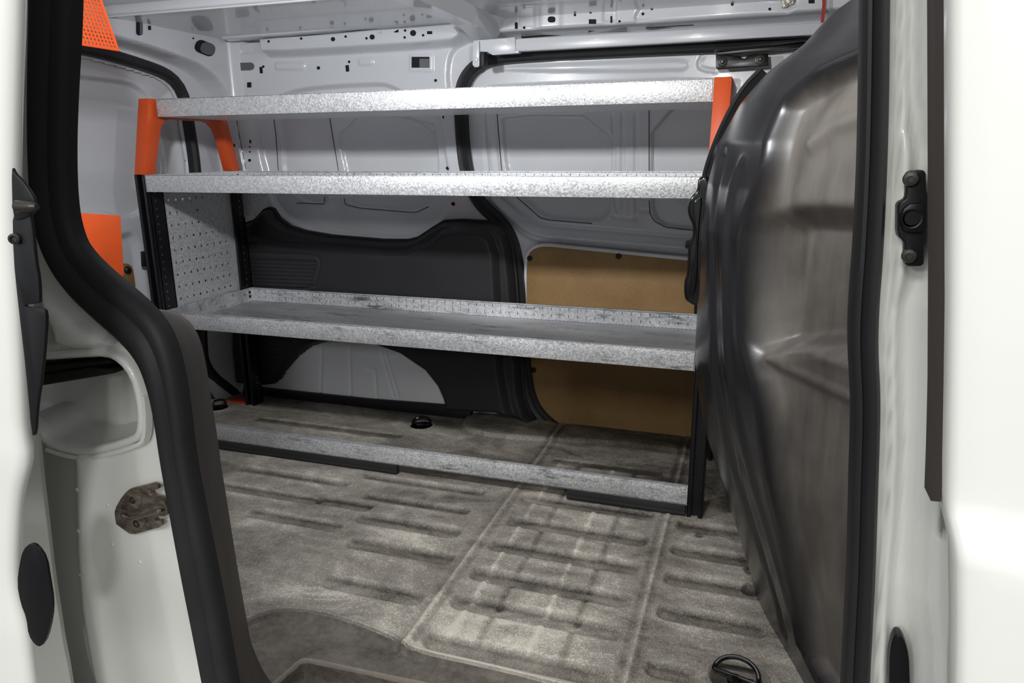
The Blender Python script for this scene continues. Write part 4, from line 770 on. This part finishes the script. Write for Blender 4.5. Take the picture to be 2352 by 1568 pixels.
mb = MB(); mb.lathe([(.0046, 0), (.0046, .0009)], zl([(645, 790)], YL - .004)[0], (0, -1, 0), 28); mb.build('socket_bore', 'cavity', sf_)
for (a, b) in ((630, 285), (610, 1270)):
    mb = MB(); mb.lathe([(.0050, -.001), (.0050, .001), (.0042, .0028), (.0020, .0031), (.0018, .0018), (.0005, .0018)], zl([(a, b)], YL)[0], (-.25, -1, 0), 24); tag(mb.build('torx_bolt', 'bolt_metal', bk_), 'grey torx bolt')
mb = MB(); pl = chaikin(np.array([onY(*p, -1.083) for p in ((2062, 1456), (2075, 1462), (2086, 1490), (2091, 1530), (2092, 1640), (2044, 1640), (2042, 1540), (2044, 1500), (2052, 1466))]), 1); mb.slab(pl, (0, .012, 0), bev=.002); tag(mb.build('rubber_plug', 'black_metal'), 'black rubber plug at the foot of the white front pillar, bottom right', 'plug')
# ---- front door skin (door_3) with its black edge weatherstrip
YF = -1.17
ed = [(2186, -300), (2187, 0), (2187, 700), (2184, 900), (2178, 1160), (2180, 1190), (2184, 1230), (2186, 1400), (2184, 1568), (2182, 1680)]
fe = np.array([onY(u, v, YF) for u, v in ed]); fe = interp_path(np.vstack([[[fe[0][0], YF, 1.19]], fe, [[fe[-1][0], YF, -.28]]]), 120)
crz = onY(2184, 1190, YF)[2]
def skinY(x, z): return YF - .016 * sm((crz + .004 - z) / .014) + .004 * np.exp(-((z - crz - .004) / .010) ** 2) * 0
rows = []
for dx, dy in ((-.001, .022), (-.001, .008), (.0015, .002), (.006, 0), (.02, 0), (.06, 0), (.15, 0), (.35, .004), (.9, .01)):
    q = fe.copy(); q[:, 0] += dx
    zz = q[:, 2] - .055 * dx
    q[:, 1] = np.array([skinY(a, b + .13 * dx) for a, b in zip(q[:, 0], q[:, 2])]) + dy; rows.append(q)
mb = MB(); nn = 120; vs = np.vstack(rows); mb.add(vs, [(i * nn + j, i * nn + j + 1, (i + 1) * nn + j + 1, (i + 1) * nn + j) for i in range(len(rows) - 1) for j in range(nn - 1)])
d3 = mb.build('door_3', 'outer_paint', smooth=60); tag(d3, kind='structure')
sub = MB(); zz = np.linspace(.1, 1.14, 30)
ws = thing('weatherstrip', onY(2168, 600, -1.15), 'black rubber weatherstrip along the rear edge of the closed front door', 'weatherstrip')
lf = np.array([onY(u, v, -1.15) for u, v in ((2146, -300), (2147, 0), (2148, 600), (2146, 900), (2142, 1050), (2138, 1150))]); md_ = np.array([onY(u, v, -1.158) for u, v in ((2174, -300), (2175, 0), (2175, 600), (2172, 900), (2168, 1050), (2161, 1152))]); rt = np.array([onY(u, v, -1.148) for u, v in ((2190, -300), (2190, 0), (2191, 600), (2188, 900), (2184, 1050), (2180, 1148))])
mb = MB(); a = interp_path(lf, 40); b = interp_path(md_, 40); mb.add(np.vstack([a, b, b + [0, .02, 0], a + [0, .02, 0]]), [(i * 40 + j, i * 40 + j + 1, ((i + 1) % 4) * 40 + j + 1, ((i + 1) % 4) * 40 + j) for i in range(4) for j in range(39)] + [(0, 40, 80, 120), (39, 79, 119, 159)]); mb.build('outer_lip', 'strip_rubber', ws)
mb = MB(); a = interp_path(md_, 40) + [0, .004, 0]; b = interp_path(rt, 40); mb.add(np.vstack([a, b, b + [0, .02, 0], a + [0, .02, 0]]), [(i * 40 + j, i * 40 + j + 1, ((i + 1) % 4) * 40 + j + 1, ((i + 1) % 4) * 40 + j) for i in range(4) for j in range(39)] + [(0, 40, 80, 120), (39, 79, 119, 159)]); mb.build('inner_lip', 'rubber', ws)
# ================================================================== lashing rings
def lash(p, label, r=.030, ang=0.0):
    p = np.array(p); o = thing('lashing_ring', p, label, 'lashing ring', 'floor lashing rings')
    mb = MB(); mb.lathe([(r * 1.55, 0), (r * 1.5, .002), (r * 1.25, .003), (r * 1.1, -.002)], p, (0, 0, 1), 28); mb.build('cup', 'floor_mat', o)
    c, s_ = math.cos(ang), math.sin(ang); R2 = lambda x, y, z: p + np.array([x * c - y * s_, x * s_ + y * c, z])
    mb = MB(); mb.tube([R2(r * math.cos(t), r * .72 * math.sin(t), .008 + .014 * max(0, math.sin(t))) for t in np.linspace(-.15, math.pi + .15, 20)], .0042, 10); mb.build('ring', 'gloss_black', o)
    mb = MB(); mb.tube([R2(-r, -.004, .007), R2(r, -.004, .007)], .004, 10); mb.lathe([(.012, 0), (.012, .006), (.006, .008)], R2(0, -.010, .002), (0, 0, 1), 16); mb.build('hinge_bar', 'gloss_black', o); return o
lash(onZ(968, 977), 'black lashing ring in the floor at the far side, under the rack', .030)
lash(onZ(1690, 1558), 'black lashing ring in a dusty cup in the floor, bottom right by the bulkhead', .036, -.25)
lash(onZ(500, 936), 'black lashing ring in the floor behind the pillar trim, near the rack foot', .030)
# rear sill plate
mb = MB(); mb.box((-.36, -1.0, .0), (-.24, .47, .006)); mb.box((-.262, -1.0, .004), (-.250, .47, .016), bev=.002); tag(mb.build('trim_5', 'black_metal'), kind='structure')
# garage floor below the van
mb = MB(); mb.box((-5, -7, -.64), (7, 5, -.60)); tag(mb.build('ground', 'concrete'), kind='structure')
# sills under both doors
mb = MB(); mb.box((-.55, -1.16, -.35), (2.6, -1.08, .03), bev=.01); tag(mb.build('trim_6', 'outer_paint'), kind='structure')
# ================================================================== light
w = bpy.data.worlds.new('world'); SC.world = w; w.use_nodes = True; w.node_tree.nodes['Background'].inputs[0].default_value = (.93, .97, 1, 1); w.node_tree.nodes['Background'].inputs[1].default_value = .34
def area(name, loc, target, size, power, col=(1, 1, 1), sy=None):
    l = bpy.data.lights.new(name, 'AREA'); l.energy = power; l.color = col; l.size = size
    if sy: l.shape = 'RECTANGLE'; l.size_y = sy
    o = bpy.data.objects.new(name, l); COL.objects.link(o); o.location = loc
    o.rotation_euler = (Vector(target) - Vector(loc)).to_track_quat('-Z', 'Y').to_euler(); return o
area('hall_lamp_a', (.6, -3.6, 2.6), (1.3, -.6, .5), 1.4, 12, (1, .985, .95), .5)
area('hall_lamp_b', (2.8, -3.4, 2.6), (1.5, -.6, .5), 1.4, 6, (1, .985, .95), .5)
area('jamb_fill', (2.10, -3.6, 2.25), (1.45, -.6, .6), 1.2, 15, (1, .985, .95), .5)  # added fill to brighten the rear jamb and B pillar
area('pillar_fill', (1.30, -3.5, 2.25), (1.55, -.6, .6), 1.2, 15, (1, .985, .95), .5)  # second added fill, centred to lift the B pillar
area('hall_lamp_d', (.22, -4.2, 1.80), (.9, 0, .8), .30, 14, (.98, .99, 1))
area('hall_lamp_e', (3.0, -4.2, 1.80), (.6, 0, .8),     .30, 22, (.98, .99, 1))
area('cargo_lamp_a', (.70, -.76, 1.13), (.75, .4, .7), .05, 6.0, (.95, .97, 1))
area('cargo_lamp_b', (1.42, -.78, 1.13), (1.35, .4, .7), .05, 3.2, (1, .99, .97))
SC.view_settings.view_transform = 'Standard'; SC.view_settings.look = 'None'; SC.view_settings.exposure = .35; SC.view_settings.gamma = 1; SC.view_settings.use_curve_mapping = False
